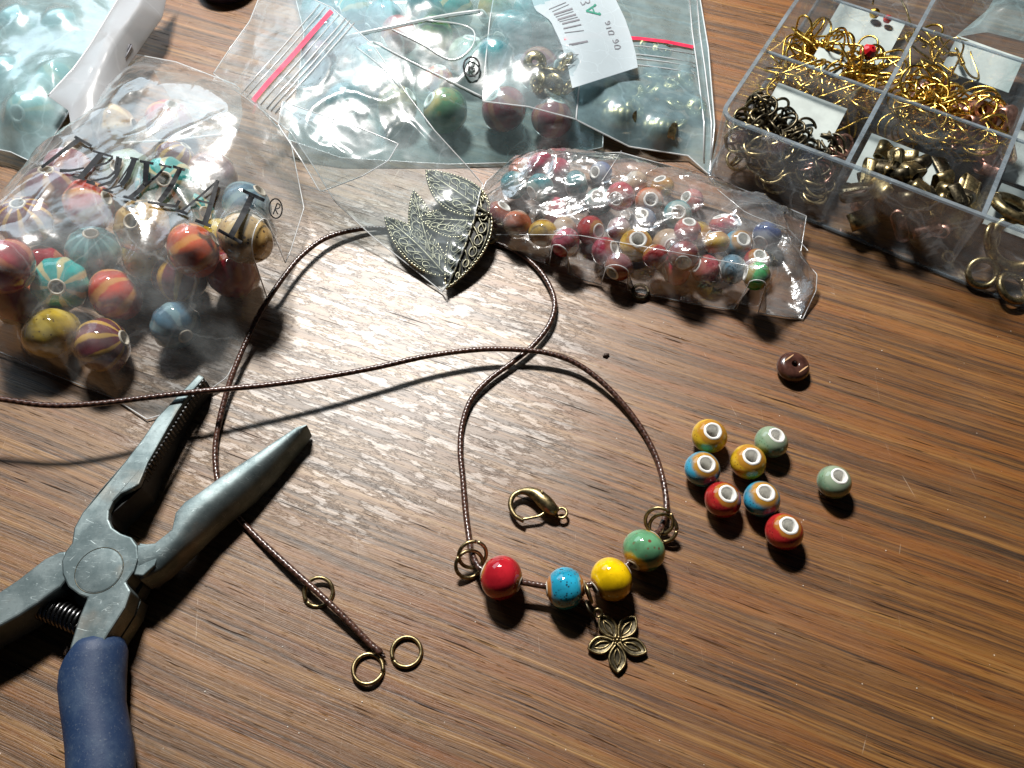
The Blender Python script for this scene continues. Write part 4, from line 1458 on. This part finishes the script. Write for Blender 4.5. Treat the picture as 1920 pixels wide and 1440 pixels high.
leaf_pts = []
leaf_charm((903, 366), (838, 543), .52, .66, .16, 'largest filigree bronze leaf charm with its tip in the bag corner', .10)
leaf_charm((836, 520), (723, 412), .46, .14, .34, 'filigree bronze leaf charm pointing out toward the printed bag', -.04)
leaf_charm((916, 404), (800, 324), .56, .62, .72, 'uppermost filigree bronze leaf charm under the glossy bag film', .06)
leaf_charm((908, 420), (788, 412), .52, .48, .42, 'filigree bronze leaf charm squeezed between the largest and uppermost ones', .08)
leaf_charm((812, 490), (776, 362), .34, .16, .44, 'small filigree bronze leaf charm with curled end behind the others', .02)
sphC = leaf_pts
GC = film_grid([(400, 138, 1.0), (472, 192, 1.55), (545, 248, 1.55), (590, 315, 1.2), (628, 378, .8), (700, 445, .4), (770, 500, .2), (835, 552, .06)],
               [(835, 552, .06), (865, 490, .3), (892, 410, .55), (905, 345, .75)],
               [(500, -40, 1.2), (622, 14, 1.7), (700, 85, 1.85), (760, 172, 1.75), (815, 245, 1.5), (870, 305, 1.1), (905, 345, .75)],
               [(400, 138, 1.0), (432, 90, 1.2), (468, 40, 1.25), (500, -40, 1.2)],
               100, 56, sphC, .004, .11, .50, 4, 120, (1.4, .8))
bagC = make_bag('leaf_charm_bag', 'clear red lined zip bag slanting down to bronze filigree leaves', GC, M['film_leaf'], under=False, seam=.018)
fC = Finder(GC)
mb = MB()
stroke(mb, fC, [(622, 20), (585, 62), (545, 108), (505, 152), (474, 189)], 9, 6, .03)
mb.build('red_zip', M['zip_red'], bagC)
for dx in (-22, -12, 14, 26, 34, 42):
    mb = MB()
    mb.tube([fC(x + dx, y + dx * .55, .02) for x, y in ((622, 20), (585, 62), (545, 108), (505, 152), (474, 189))], .017 if dx < 20 else .024, 5)
    mb.build('zip_ridge', M['seam'], bagC)
# its folded side: a loose flap
GF = film_grid([(522, 235, 1.62), (565, 300, 1.5), (600, 360, 1.15), (622, 352, 1.1)], [(622, 352, 1.1), (680, 330, 1.5), (728, 302, 1.75), (747, 270, 1.9)],
               [(530, 190, 1.75), (600, 215, 1.95), (680, 242, 2.0), (747, 270, 1.9)], [(522, 235, 1.62), (525, 215, 1.7), (530, 190, 1.75)], 44, 30, (), 0, .14, .8, 6, 8)
grid_mesh(GF).build('folded_flap', M['film_fold'], bagC)
mb = MB()
mb.tube(edge_loop(GF), .018, 5, closed=True)
mb.build('flap_edge', M['seam'], bagC)

# --- small cellophane bag of small beads
placed = []
_sm = 'in the small bead bag'
BF = [
    (977, 322, 'orange', None, 'orange bead at the top of the rounded end of the small bag'),
    (1013, 310, 'crimson', None, 'crimson bead highest at the rounded end of the small bag'),
    (963, 347, 'teal', None, 'teal bead near the rounded end of the small bag, behind maroon'),
    (1013, 352, 'teal', None, 'teal bead beside the glare at the rounded end of the small bag'),
    (935, 403, 'maroon', (.5, .3, .8), 'maroon bead nearest the leaf charms in the small bag'),
    (970, 420, 'orange', (.2, .9, .3), 'orange bead between the maroon and yellow ones in the small bag'),
    (1018, 437, 'yellow', (.1, .9, .3), 'plain yellow bead beside the orange one in the small bag'),
    (1060, 455, 'crimson', None, 'crimson bead to the side of the plain yellow one'),
    (1107, 432, 'red', (.6, -.5, .5), 'glossy red bead under the glare at the middle of the small bag'),
    (1135, 472, 'crimson', None, 'crimson bead in front of the glossy red one in the small bag'),
    (1123, 378, 'teal', None, 'deep teal bead between the two white glare patches'),
    (1163, 368, 'pink', None, 'pink bead behind the white glare patch of the small bag'),
    (1217, 378, 'orange', (0, -.6, .9), 'pale orange bead with open hole facing up in the small bag'),
    (1268, 508, 'crimson', None, 'crimson bead low at the front film beside the pink speckled one'),
    (1282, 480, 'maroon', None, 'maroon bead behind the pink speckled one in the small bag'),
    (1270, 402, 'teal', (-.1, -.55, .9), 'teal bead with its open hole facing up in the small bag'),
    (1193, 460, 'yellow', (0, -.25, 1), 'yellow and white bead with a big open hole in the small bag', .44),
    (1253, 460, 'cream', (.15, -.75, .75), 'cream bead with a big open hole beside the yellow and white one', .43),
    (1289, 432, 'crimson', None, 'crimson bead squeezed behind the yellow one with a side hole', .34),
    (1355, 426, 'crimson', None, 'crimson bead topmost near the blue one with open hole', .38),
    (1310, 443, 'yellow', (.8, -.55, .4), 'yellow bead with its hole turned aside in the small bag'),
    (1384, 458, 'blue', (.25, -.25, 1), 'blue bead with a white hole facing up in the small bag'),
    (1419, 490, 'red', None, 'red bead behind the bright green one in the small bag', .34),
    (1438, 442, 'navy', None, 'navy blue bead alone near the torn end of the small bag'),
    (1323, 505, 'pink', (.8, -.1, -.4), 'pink bead with dense dark specks at the front of the small bag', .38),
    (1373, 505, 'bluespeck', (.9, .1, .2), 'pale blue bead with dense dark specks at the front of the bag', .38),
    (1419, 518, 'green', (-.9, .2, .1), 'bright green bead at the torn end of the small bag', .36),
]
BF2 = [
    (1080, 345, 'teal', None, 'teal bead deep in the middle of the small bead bag'),
    (1045, 320, 'crimson', None, 'crimson bead under the upper crease of the small bead bag'),
    (1110, 330, 'mauve', None, 'mauve bead under the pale crease line of the small bag'),
    (1190, 345, 'cream', None, 'cream bead deep under the film behind the pale orange one'),
    (1235, 500, 'teal', None, 'teal bead low under the two big open holes'),
    (1160, 500, 'maroon', None, 'maroon bead low at the front of the small bead bag'),
    (1085, 475, 'crimson', None, 'crimson bead at the front film below the yellow one'),
    (1205, 415, 'navy', None, 'navy bead under the white glare of the small bag'),
    (1090, 400, 'pink', None, 'pink speckled bead under the white glare of the small bag'),
    (1040, 395, 'crimson', None, 'crimson bead under the glare behind the yellow one'),
    (1345, 465, 'maroon', None, 'maroon bead below the yellow one with a side hole'),
]
sphF = fill_bag(BF, .385, 'plain', 'small beads in the cellophane bag', z0=.03)
sphF += fill_bag(BF2, .37, 'plain', 'small beads in the cellophane bag', z0=.03, zmax=.9)
k_ = 0
for y_ in range(325, 530, 26):
    for x_ in range(950, 1440, 34):
        if y_ > 430 + (x_ - 900) * .20 or y_ < 320 + max(0, x_ - 1170) * .38:
            continue
        key_, nm_ = (('crimson', 'crimson'), ('teal', 'teal'), ('pink', 'pink'), ('cream', 'cream'), ('red', 'red'), ('navy', 'navy'), ('mauve', 'mauve'), ('yellow', 'yellow'))[k_ % 8]
        k_ += 1
        sphF += fill_bag([(x_ + (y_ % 52) * .5, y_, key_, None, nm_ + ' bead packed deep under others in the small bead bag')], .335, 'plain', nm_ + ' beads packed deep in the small bag', z0=.03, zmax=.80)
GFm = film_grid([(885, 432, .12), (960, 470, .10), (1100, 527, .06), (1300, 570, .05), (1505, 598, .05)],
                [(1505, 598, .05), (1530, 545, .25), (1532, 515, .40), (1500, 480, .35), (1512, 405, .5)],
                [(945, 312, .35), (1060, 287, .6), (1165, 286, .7), (1340, 335, .6), (1430, 370, .5), (1512, 405, .5)],
                [(885, 432, .12), (888, 390, .3), (912, 340, .4), (945, 312, .35)],
                130, 64, sphF, .002, .21, 1.0, 7, 50, (.8, 1.3), puff=.92)
bagF = make_bag('small_bead_bag', 'small crinkled cellophane bag packed with small ceramic beads, torn open at one end', GFm, M['film_crisp'], seam=.013)
fF = Finder(GFm)
for pts in ([(1165, 283), (1145, 315), (1128, 340)], [(1345, 355), (1400, 400), (1480, 430), (1515, 470)], [(930, 440), (1080, 440), (1250, 470), (1440, 505)]):
    mb = MB()
    q = resample_px([Vector((*p, 0)) for p in pts], 14)
    mb.tube([fF(p.x, p.y, .01) for p in q], .009, 5)
    mb.build('film_fold', M['seam'], bagF)

# --- bag in the rear corner, with teal beads showing through
placed = []
BB = [(40, 55, 'L_dteal', None, 'deep teal bead under glare in the corner bag, nearest the picture edge'), (110, 160, 'L_turq', None, 'teal bead in the middle of the corner bag'), (15, 150, 'L_dteal', None, 'deep teal bead low at the edge of the corner bag'),
      (60, 215, 'L_turq', None, 'teal bead at the lower end of the corner bag'), (120, 60, 'L_dteal', None, 'teal bead under the brightest glare of the corner bag')]
sphB = fill_bag(BB, .66, 'big', 'teal beads in the corner bag', z0=.04)
GB = film_grid([(-120, 270, .3), (-30, 275, .4), (20, 285, .4), (68, 308, .5)], [(68, 308, .5), (120, 225, .9), (180, 120, 1.0), (225, 10, .9), (250, -60, .8)],
               [(-120, -80, .5), (40, -90, .8), (250, -60, .8)], [(-120, 270, .3), (-130, 100, .5), (-120, -80, .5)], 70, 70, sphB, .004, .22, .30, 9)
bagB = make_bag('corner_bag', 'milky plastic bag full of glare in the rear corner beside the frosted strip', GB, M['film_corner'], under=False, seam=.02)

# frosted plastic strip
GS = film_grid([(90, 180, 1.55), (128, 207, 1.60), (135, 246, 1.55)], [(135, 246, 1.55), (183, 214, 1.5), (202, 192, 1.4), (235, 128, 1.1), (262, 92, .9), (304, 32, .9), (320, -40, .9)],
               [(235, -40, 1.3), (280, -45, 1.4), (320, -40, .9)], [(90, 180, 1.55), (138, 128, 1.6), (168, 86, 1.6), (200, 33, 1.5), (220, 0, 1.4), (235, -40, 1.3)], 26, 60, (), 0, .10, .35, 11, 0, plump=.10)
st = grid_mesh(GS)
n0 = len(st.v)
st.add([v - Vector((0, 0, .02)) for v in st.v[:n0]], [tuple(reversed(f)) for f in st.f])
c0 = Vector(GS.reshape(-1, 3).mean(0))
strip = thing('frosted_strip', 'milky frosted plastic strip lying across the corner bag and printed bag', 'plastic strip', (c0.x, c0.y, 0))
st.build('sheet', M['frosted'], strip)
mb = MB()
mb.tube([Vector(p) for p in GS[0]], .022, 5)
mb.build('edge_seam', M['seam'], strip)
mb = MB()
pa = [fs_ for fs_ in (Finder(GS)(x, y, .02) for x, y in ((235, 108), (242, 95), (246, 84), (243, 84), (238, 96)))]
mb.tube(pa, [.01, .03, .035, .02, .01], 6)
mb.build('slit', M['ink_grey'], strip)

# dark object at the rear edge
t = thing('rubber_cap', 'dark purple rounded cap at the rear edge of the view, on bare wood', 'cap', at(420, -52, .55))
mb = MB()
mb.lathe([(.001, .5), (.5, .48), (.85, .36), (.98, .1), (.98, -.4), (.9, -.54), (.001, -.55)], 32, False)
link('dome', mb.mesh('dome', M['purple']), t)

# ------------------------------------------------------------------ compartment box
BH, CW, CD, TH = 2.3, 3.36, 3.12, .11
NC, NR = 3, 4
A0 = at(1346, 216, BH)
A0.z = 0
e1 = at(1870, 432, BH) - at(1350, 222, BH)
e1.z = 0
e1 = Matrix.Rotation(R(1.6), 3, 'Z') @ e1.normalized()
e2 = Vector((-e1.y, e1.x, 0))


def bx(u, v, z=0.0):
    return A0 + e1 * u + e2 * v + Vector((0, 0, z))


box = thing('organiser_box', 'clear plastic compartment box filled with jewellery findings, cut by the picture edge', 'organiser box', bx(0, 0))
W_, D_ = NC * CW + TH, NR * CD + TH


def rrect(ins, rad, z):
    pts = []
    for cx, cy, a0 in ((W_ - ins - rad, ins + rad, -90), (W_ - ins - rad, D_ - ins - rad, 0), (ins + rad, D_ - ins - rad, 90), (ins + rad, ins + rad, 180)):
        for i in range(7):
            a = R(a0 + 15 * i)
            pts.append(bx(cx + rad * math.cos(a), cy + rad * math.sin(a), z))
    return pts


def shell(z0, z1_, i0=0.0, i1=0.0, th=TH):
    m_ = MB()
    o0, o1, n0_, n1_ = rrect(i0, .45, z0), rrect(i1, .45, z1_), rrect(i0 + th, .45 - th + .02, z0), rrect(i1 + th, .45 - th + .02, z1_)
    n = len(o0)
    vs = o0 + o1 + n1_ + n0_
    fs = []
    for i in range(n):
        j = (i + 1) % n
        fs += [(i, j, n + j, n + i), (n + i, n + j, 2 * n + j, 2 * n + i), (2 * n + i, 2 * n + j, 3 * n + j, 3 * n + i), (3 * n + i, 3 * n + j, j, i)]
    m_.add(vs, fs)
    return m_


sharp(shell(.10, BH - .07, .07, 0.0).build('outer_wall', M['box'], box))
sharp(shell(BH - .07, BH, 0.0, 0.0, .10).build('rim', M['box_rim'], box))
mb = MB()
mb.prism([(p.x, p.y) for p in rrect(.05, .45, 0)], .02, .097)
mb.build('base', M['box'], box, False)
mb = MB()
mb.tube(rrect(.05, .45, .06), .045, 6, closed=True)
mb.build('base_edge', M['box_rim'], box)
for i in range(1, NC):
    mb = MB()
    mb.slab(bx(i * CW, TH + .07, .10), e1 * TH, e2 * (D_ - 2 * TH - .14), (0, 0, BH - .10 - .13))
    mb.build('divider', M['box'], box, False)
    mb = MB()
    mb.slab(bx(i * CW, TH + .01, BH - .125), e1 * TH, e2 * (D_ - 2 * TH - .02), (0, 0, .07))
    mb.build('divider_edge', M['box_rim'], box, False)
for j in range(1, NR):
    for i in range(NC):
        mb = MB()
        mb.slab(bx(i * CW + TH + .004, j * CD, .10), e1 * (CW - TH - .008), e2 * (TH * .7), (0, 0, BH - .10 - .16))
        mb.build('divider', M['box'], box, False)
        mb = MB()
        mb.slab(bx(i * CW + TH + .004, j * CD, BH - .155), e1 * (CW - TH - .008), e2 * (TH * .7), (0, 0, .05))
        mb.build('divider_edge', M['box_rim'], box, False)

# label cards lying in the compartments


def card(u0, v0, u1, v1, zl, zh, label, ragged=False):
    nx, ny = 14, 10
    G = np.zeros((nx, ny, 3))
    for i in range(nx):
        for k in range(ny):
            s, t_ = i / (nx - 1), k / (ny - 1)
            u = u0 + (u1 - u0) * s
            v = v0 + (v1 - v0) * t_
            if ragged and i == nx - 1:
                u += .10 * math.sin(k * 2.3) - .25 * (1 - t_) * .3
            G[i, k] = tuple(bx(u, v, zl + (zh - zl) * t_ + .02 * math.sin(3 * s + 2 * t_)))
    m_ = grid_mesh(G)
    n0 = len(m_.v)
    m_.add([v - Vector((0, 0, .025)) for v in m_.v[:n0]], [tuple(reversed(f)) for f in m_.f])
    o = m_.build('label_card', M['card'])
    o['label'], o['category'], o['group'] = label, 'card', 'grey label cards in the box'
    return o


def cell(i, j):
    return i * CW + TH, j * CD + TH


cu, cv = cell(0, 0)
card(cu + .60, cv + 1.35, cu + 2.60, cv + 2.92, 1.05, 1.45, 'grey card lying over the bronze jump rings in the corner compartment')
cu, cv = cell(1, 0)
card(cu + .10, cv + 1.05, cu + 2.15, cv + 2.85, .75, 1.0, 'ragged grey card among the bronze ribbon clamps and copper ends', True)
cu, cv = cell(0, 1)
card(cu + 1.05, cv + 1.0, cu + 1.95, cv + 1.75, 1.35, 1.5, 'small grey card half buried in the gold ear hooks')
cu, cv = cell(1, 1)
card(cu + .5, cv + 1.9, cu + 2.9, cv + 2.85, .30, .95, 'pale grey card standing behind the gold rings')
cu, cv = cell(0, 2)
card(cu + .7, cv + .5, cu + 2.8, cv + 2.6, .25, .45, 'grey card under the red beads and gold pins in the rear compartment')
cu, cv = cell(1, 2)
card(cu + 1.0, cv + .9, cu + 3.0, cv + 2.4, .5, .7, 'grey card in the compartment behind the gold rings')
cu, cv = cell(2, 0)
card(cu + .3, cv + 1.7, cu + 2.6, cv + 2.9, .5, .9, 'grey card behind the big bronze ring at the picture edge')
cu, cv = cell(2, 1)
card(cu + .3, cv + .7, cu + 2.6, cv + 2.6, .3, .5, 'grey card alone in the compartment at the picture edge')


def rquat():
    return Quaternion((rnd.gauss(0, 1), rnd.gauss(0, 1), rnd.gauss(0, 1), rnd.gauss(0, 1))).normalized()


def scatter(me, name, label, cat, group, n, cell_ij, ub, vb, zb, prof=None, flat=.0, scale=(1, 1)):
    cu, cv = cell(*cell_ij)
    for _ in range(n):
        u, v = rnd.uniform(*ub), rnd.uniform(*vb)
        top = prof(u, v) if prof else 1.0
        z = zb[0] + (zb[1] - zb[0]) * top * math.sqrt(rnd.random())
        o = link(name, me)
        o.location = bx(cu + u, cv + v, z)
        q = rquat()
        if rnd.random() < flat:
            q = q_axis((rnd.uniform(-.5, .5), rnd.uniform(-.5, .5), 1), rnd.uniform(0, 6))
        o.rotation_mode = 'QUATERNION'
        o.rotation_quaternion = q
        s = rnd.uniform(*scale)
        o.scale = (s, s, s)
        o['label'], o['category'], o['group'] = label, cat, group


RB = ring_mesh('jump_ring', .30, .044, M['bronze'], 4, seg=24, n=6)
RD = ring_mesh('jump_ring', .29, .040, M['dark_bronze'], 4, seg=24, n=6)
RC = ring_mesh('jump_ring', .27, .036, M['copper'], 4, seg=24, n=6)
RGD = ring_mesh('jump_ring', .44, .034, M['gold'], 4, seg=28, n=6)
pf = lambda u, v: max(.25, 1.1 - .28 * u - .22 * max(0, v - 1.2))
scatter(RB, 'jump_ring', 'bronze jump ring in the heap filling the corner compartment', 'jump ring', 'bronze jump rings in the corner compartment', 105, (0, 0), (.30, 2.95), (.30, 1.9), (.2, 1.75), pf, .35)
scatter(RD, 'jump_ring', 'blackened jump ring in the heap filling the corner compartment', 'jump ring', 'blackened jump rings in the corner compartment', 80, (0, 0), (.4, 2.9), (.7, 2.1), (.7, 1.95), pf, .25)
scatter(RC, 'jump_ring', 'copper jump ring by the divider in the corner compartment', 'jump ring', 'copper jump rings in the corner compartment', 24, (0, 0), (2.3, 3.0), (.8, 2.6), (.35, 1.1), None, .3)
scatter(RGD, 'gold_ring', 'gold ring in the heap beside the copper tubes', 'ring', 'gold rings in the box', 95, (1, 1), (.5, 2.9), (.5, 2.2), (.35, 1.5), None, .6)
for k, (u, v, z, ax, lab) in enumerate(((.55, 1.75, 1.45, (.1, -.6, .8), 'gold ring standing tall by the divider, larger of two'), (.50, 1.35, 1.15, (-.5, -.5, .6), 'gold ring standing lower by the divider in front of its twin'))):
    cu, cv = cell(1, 1)
    jring(bx(cu + u, cv + v, z), ax, lab, 'gold rings by the divider', 1.0, RGD, 'gold_ring', 1.05)

# ear hooks
m_ = MB()
hk = spline([(0, 0, 0), (.05, .07, 0), (0, .13, 0), (-.06, .08, .01), (.0, .02, .02), (.02, -.15, 0), (.03, -.5, 0), (.13, -.82, 0), (.35, -.92, .02), (.55, -.78, .02), (.62, -.4, 0), (.66, .1, 0), (.80, .32, 0)], 4)
m_.tube(hk, .034, 6)
for i in range(7):
    c = Vector((.022, -.12 - .042 * i, 0))
    m_.tube([c + Vector((.055 * math.cos(a), 0, .055 * math.sin(a))) for a in [2 * math.pi * k / 10 for k in range(10)]], .018, 4, closed=True)
m_.ball((.02, -.44, 0), .075, 8, 6)
HOOK = m_.mesh('ear_hook', M['gold'])
scatter(HOOK, 'ear_hook', 'gold ear hook in the heap behind the corner compartment', 'ear hook', 'gold ear hooks in the box', 110, (0, 1), (.6, 2.85), (.45, 2.4), (.35, 1.3), None, .7)
scatter(HOOK, 'ear_hook', 'gold ear hook in the far compartment behind the gold rings', 'ear hook', 'gold ear hooks in the far compartment', 12, (1, 2), (.3, 1.3), (.3, 1.5), (.3, .9), None, .6)


def gem(me_mat, loc, r_, label, cat='bead', name='crystal_bead', grp='crystal beads in the box'):
    m2 = MB()
    m2.lathe([(.04, .95 * r_), (.55 * r_, .85 * r_), (r_, .3 * r_), (r_, -.3 * r_), (.55 * r_, -.85 * r_), (.04, -.95 * r_)], 10)
    o = link(name, m2.mesh(name, me_mat, False))
    o.location = loc
    o.rotation_mode = 'QUATERNION'
    o.rotation_quaternion = q_axis((.3, -.3, 1))
    o['label'], o['category'], o['group'] = label, cat, grp
    return o


cu, cv = cell(0, 1)
gem(M['red_gem'], at(1628, 98, 1.72), .22, 'faceted red crystal bead sitting on the gold ear hooks')
gem(M['red_gem'], at(1664, 36, .62), .13, 'small dark red crystal bead on the rear card by the gold bead')
gem(M['gold'], at(1640, 25, .66), .16, 'shiny gold faceted bead on the rear grey card')
gem(M['pink_gem'], at(1490, 143, .9), .11, 'small pink bead in the corner compartment beside the grey card')
m_ = MB()
for j_, (a, b) in enumerate((((1685, -10, .75), (1709, 50, .55)), ((1634, -12, .8), (1636, 9, .6)))):
    m_ = MB()
    m_.tube([at(*a), at((a[0] + b[0]) / 2 + 3, (a[1] + b[1]) / 2, (a[2] + b[2]) / 2), at(*b)], .03, 6)
    o = m_.build('head_pin', M['bronze'])
    o['label'], o['category'], o['group'] = ('long dark gold pin slanting across the rear grey card', 'short dark gold pin beside the gold faceted bead')[j_], 'pin', 'gold pins on the rear card'

# copper tubes and clamps
m_ = MB()
m_.lathe([(.11, -.28), (.19, -.28), (.20, -.24), (.20, .24), (.19, .28), (.11, .28)], 20)
TUBE = m_.mesh('copper_tube', M['copper'])
sharp(link('copper_tube', TUBE))
bpy.data.objects.remove(bpy.data.objects['copper_tube'])
TB = [(1826, 205, 1.25, (.2, -.8, .7), 'copper tube bead standing with its open end toward us'), (1800, 212, 1.1, (.5, -.7, .5), 'copper tube bead leaning beside the standing open one'), (1860, 210, 1.0, (.9, -.3, .2), 'copper tube bead lying flat behind the copper clamp'),
      (1722, 180, 1.0, (.6, .6, .5), 'ridged copper tube bead next to the divider crossing')]
for px, py, z, ax, lab in TB:
    o = link('copper_tube', TUBE)
    o.location = at(px, py, z)
    o.rotation_mode = 'QUATERNION'
    o.rotation_quaternion = q_axis(ax)
    o.scale = (1.25,) * 3
    o['label'], o['category'], o['group'] = lab, 'tube bead', 'copper tube beads in the box'
m_ = MB()
m_.ball((0, 0, 0), .20, 16, 10)
m_.tube([(-.42, 0, 0), (.42, .03, 0)], .03, 6)
o = link('ball_clasp', m_.mesh('ball_clasp', M['dark_bronze']))
o.location = at(1770, 196, 1.2)
o['label'], o['category'] = 'dark round ball clasp with side pins beside the copper tubes', 'clasp'
m_ = MB()
m_.slab((-.30, -.2, -.12), (.6, 0, 0), (0, .4, 0), (0, 0, .24))
o = bevel(link('clasp_block', m_.mesh('clasp_block', M['disc'], False)), .03)
o.location = at(1768, 168, 1.1)
o.rotation_euler = (.5, .1, -.35)
o['label'], o['category'] = 'dark brown rectangular clasp block on the gold rings', 'clasp'


def strap_mesh(name, mat, L_=.95, w=.52, h=.34, th=.035, dots=True):
    """A folded metal ribbon clamp: a flattened loop of strip with studs along both edges."""
    m2 = MB()
    prof = []
    for i in range(20):
        a = 2 * math.pi * i / 20
        x = (L_ / 2 - h / 2) * (1 if math.cos(a) > 0 else -1) + h / 2 * math.cos(a)
        prof.append((x, h / 2 * math.sin(a)))
    n = len(prof)
    vs, fs = [], []
    for y in (-w / 2, w / 2):
        for sc in (1, 1 - th / (h / 2)):
            for x, z in prof:
                xx = x - (1 if x > 0 else -1) * (0 if sc == 1 else th * .3)
                vs.append((xx if sc == 1 else x * (1 - th / (L_ / 2)), y, z * sc))
    for i in range(n):
        j = (i + 1) % n
        fs += [(i, j, 2 * n + j, 2 * n + i), (n + j, n + i, 3 * n + i, 3 * n + j), (j, i, n + i, n + j), (2 * n + i, 2 * n + j, 3 * n + j, 3 * n + i)]
    m2.add(vs, fs)
    if dots:
        for sy in (-1, 1):
            for i in range(9):
                m2.ball((-.30 + .075 * i, sy * (w / 2 - .06), h / 2 + .005), .018, 5, 4)
    return m2.mesh(name, mat)


SB = strap_mesh('ribbon_clamp', M['bronze'])
SD = strap_mesh('ribbon_clamp', M['dark_bronze'], 1.0, .5, .40)
SC = strap_mesh('ribbon_clamp', M['copper'], 1.05, .55, .42, dots=False)
CG = 'ribbon clamps in the box'
CL = [
    (SB, 1690, 300, 1.15, (-.6, -.5, .6), 'bronze ribbon clamp leaning on the divider with studs showing', .6),
    (SB, 1663, 292, 1.0, (.5, -.5, .7), 'bronze ribbon clamp end on, nearest the divider crossing', 2.0),
    (SD, 1716, 318, 1.20, (.45, -.8, -.15), 'dark ribbon clamp standing open like a hoop near the front wall', 1.57),
    (SB, 1765, 350, 1.0, (.3, -.85, .3), 'bronze ribbon clamp with round opening toward us at the front wall', 1.6),
    (SB, 1815, 355, .95, (.3, -.2, .9), 'bronze studded ribbon clamp lying flat by the front wall', .15),
    (SB, 1820, 378, .85, (.5, -.3, .8), 'glossy bronze ribbon clamp nearest the divider edge', -.4),
    (SD, 1760, 318, .9, (.2, .1, 1), 'dark ribbon clamp lying behind the round opening one', -.4),
    (SC, 1815, 250, 1.30, (.3, -.85, .35), 'copper ribbon clamp with its loop open toward us', 1.2),
    (SC, 1880, 232, 1.35, (.5, -.75, .3), 'copper ribbon clamp with toothed opening at the upper divider', 1.4),
    (SC, 1850, 285, .95, (.4, -.1, .9), 'plain copper ribbon clamp on top of the ragged card', -.5),
    (SC, 1845, 305, .8, (.3, .1, .95), 'copper ribbon clamp with dark dashes beside the ragged card', -.45),
    (SC, 1885, 275, .9, (.7, -.2, .7), 'copper ribbon clamp pressed against the divider at the picture edge', .5),
    (SB, 1620, 410, .55, (.1, -.4, .9), 'bronze studded ribbon clamp seen through the front wall by the divider', .1),
    (SD, 1650, 375, .75, (.5, -.4, .7), 'dark ribbon clamp seen through the front wall near the divider', .9),
    (SC, 1690, 418, .5, (.8, -.2, .6), 'copper banded ribbon clamp seen through the front wall', 1.2),
    (SD, 1735, 435, .55, (.4, -.8, .4), 'large dark ribbon clamp showing its open loop through the front wall', .5),
    (SB, 1760, 412, .75, (.2, -.3, .9), 'bronze ribbon clamp with bright edge behind the open loop', -.4),
    (SB, 1800, 440, .45, (.6, .3, .7), 'bronze ribbon clamp upright in the front corner of its compartment', 1.5),
    (SD, 1800, 405, .6, (.2, .2, .9), 'dark ribbon clamp in shadow under the glossy bronze one', -.6),
]
for me_, px, py, z, ax, lab, sp_ in CL:
    o = link('ribbon_clamp', me_)
    o.location = at(px, py, z)
    o.rotation_mode = 'QUATERNION'
    o.rotation_quaternion = q_axis(ax, sp_)
    o.scale = (.88,) * 3
    o['label'], o['category'], o['group'] = lab, 'ribbon clamp', CG
scatter(SB, 'ribbon_clamp', 'bronze ribbon clamp in the pile along the front wall', 'ribbon clamp', 'bronze ribbon clamps along the front wall', 14, (1, 0), (.45, 2.9), (.35, 1.35), (.3, 1.65), None, .3, (.62, .9))
scatter(SD, 'ribbon_clamp', 'dark ribbon clamp in the pile along the front wall', 'ribbon clamp', 'dark ribbon clamps along the front wall', 15, (1, 0), (.45, 2.9), (.35, 1.6), (.3, 1.55), None, .3, (.6, .9))
scatter(SC, 'ribbon_clamp', 'small copper clamp in the pile along the front wall', 'ribbon clamp', 'copper clamps along the front wall', 5, (1, 0), (.45, 2.9), (.35, 1.0), (.3, 1.0), None, .3, (.5, .75))
jring(at(1778, 482, .18), (0, -.5, 1), 'small bronze ring lying in the front corner behind the clear wall', CG, 0, ring_mesh('jump_ring', .15, .045, M['bronze'], 2), 'bronze_ring')
# big toggles at the picture edge
TG = 'big bronze toggle rings at the picture edge'
BIG = ring_mesh('toggle_ring', .62, .15, M['bronze'], 0, seg=40, n=12)
for px, py, z, ax, sc, lab in ((1908, 455, .85, (-.3, -.55, .8), 1.0, 'thick bronze toggle ring standing in the compartment at the picture edge'), (1842, 512, .35, (-.2, -.5, .85), .55, 'smaller bronze toggle ring low in the front corner by the divider'),
                               (1905, 392, 1.1, (.3, .3, 1), .9, 'bronze toggle ring lying above the thick one'), (1860, 445, .8, (.6, -.5, .6), .5, 'small bronze toggle ring squeezed beside the divider'), (1900, 540, .3, (.2, -.2, 1), .6, 'bronze toggle ring flat on the base at the picture edge')):
    jring(at(px, py, z), ax, lab, TG, 0, BIG, 'toggle_ring', sc)['category'] = 'toggle ring'

# blue packet on the far compartments
GP = film_grid([(1790, 70, 2.0), (1850, 60, 2.35), (1990, 95, 2.4)], [(1990, 95, 2.4), (1990, -10, 2.4)], [(1880, -30, 2.4), (1940, -40, 2.5), (1990, -10, 2.4)], [(1790, 70, 2.0), (1850, 20, 2.4), (1880, -30, 2.4)], 24, 20, (), 0, .2, .7, 13, 0)
c0 = Vector(GP.reshape(-1, 3).mean(0))
pk = thing('plastic_packet', 'folded clear packet lying on the far compartments of the box', 'plastic packet', (c0.x, c0.y, 2.2))
m_ = grid_mesh(GP)
m_.build('film_sheet', M['film_milky'], pk)

# ------------------------------------------------------------------ crumbs and dust
mb = MB()
p = at(1136, 666, .03)
for d_, r_ in (((0, 0, .02), .055), ((.05, .02, .01), .04), ((-.05, -.015, 0), .035), ((.02, -.04, 0), .03)):
    mb.ball(p + Vector(d_), r_, 7, 5, .7)
o = mb.build('wood_crumb', M['crumb'])
o['label'], o['category'] = 'tiny dark crumb on the wood beside the cord crossing', 'crumb'
mb = MB()
for _ in range(100):
    p = at(rnd.uniform(0, 1920), rnd.uniform(450, 1440), .004)
    mb.ball(p, rnd.uniform(.006, .017), 5, 3, .6)
dust = mb.build('dust', M['dust'])
dust['kind'] = 'stuff'
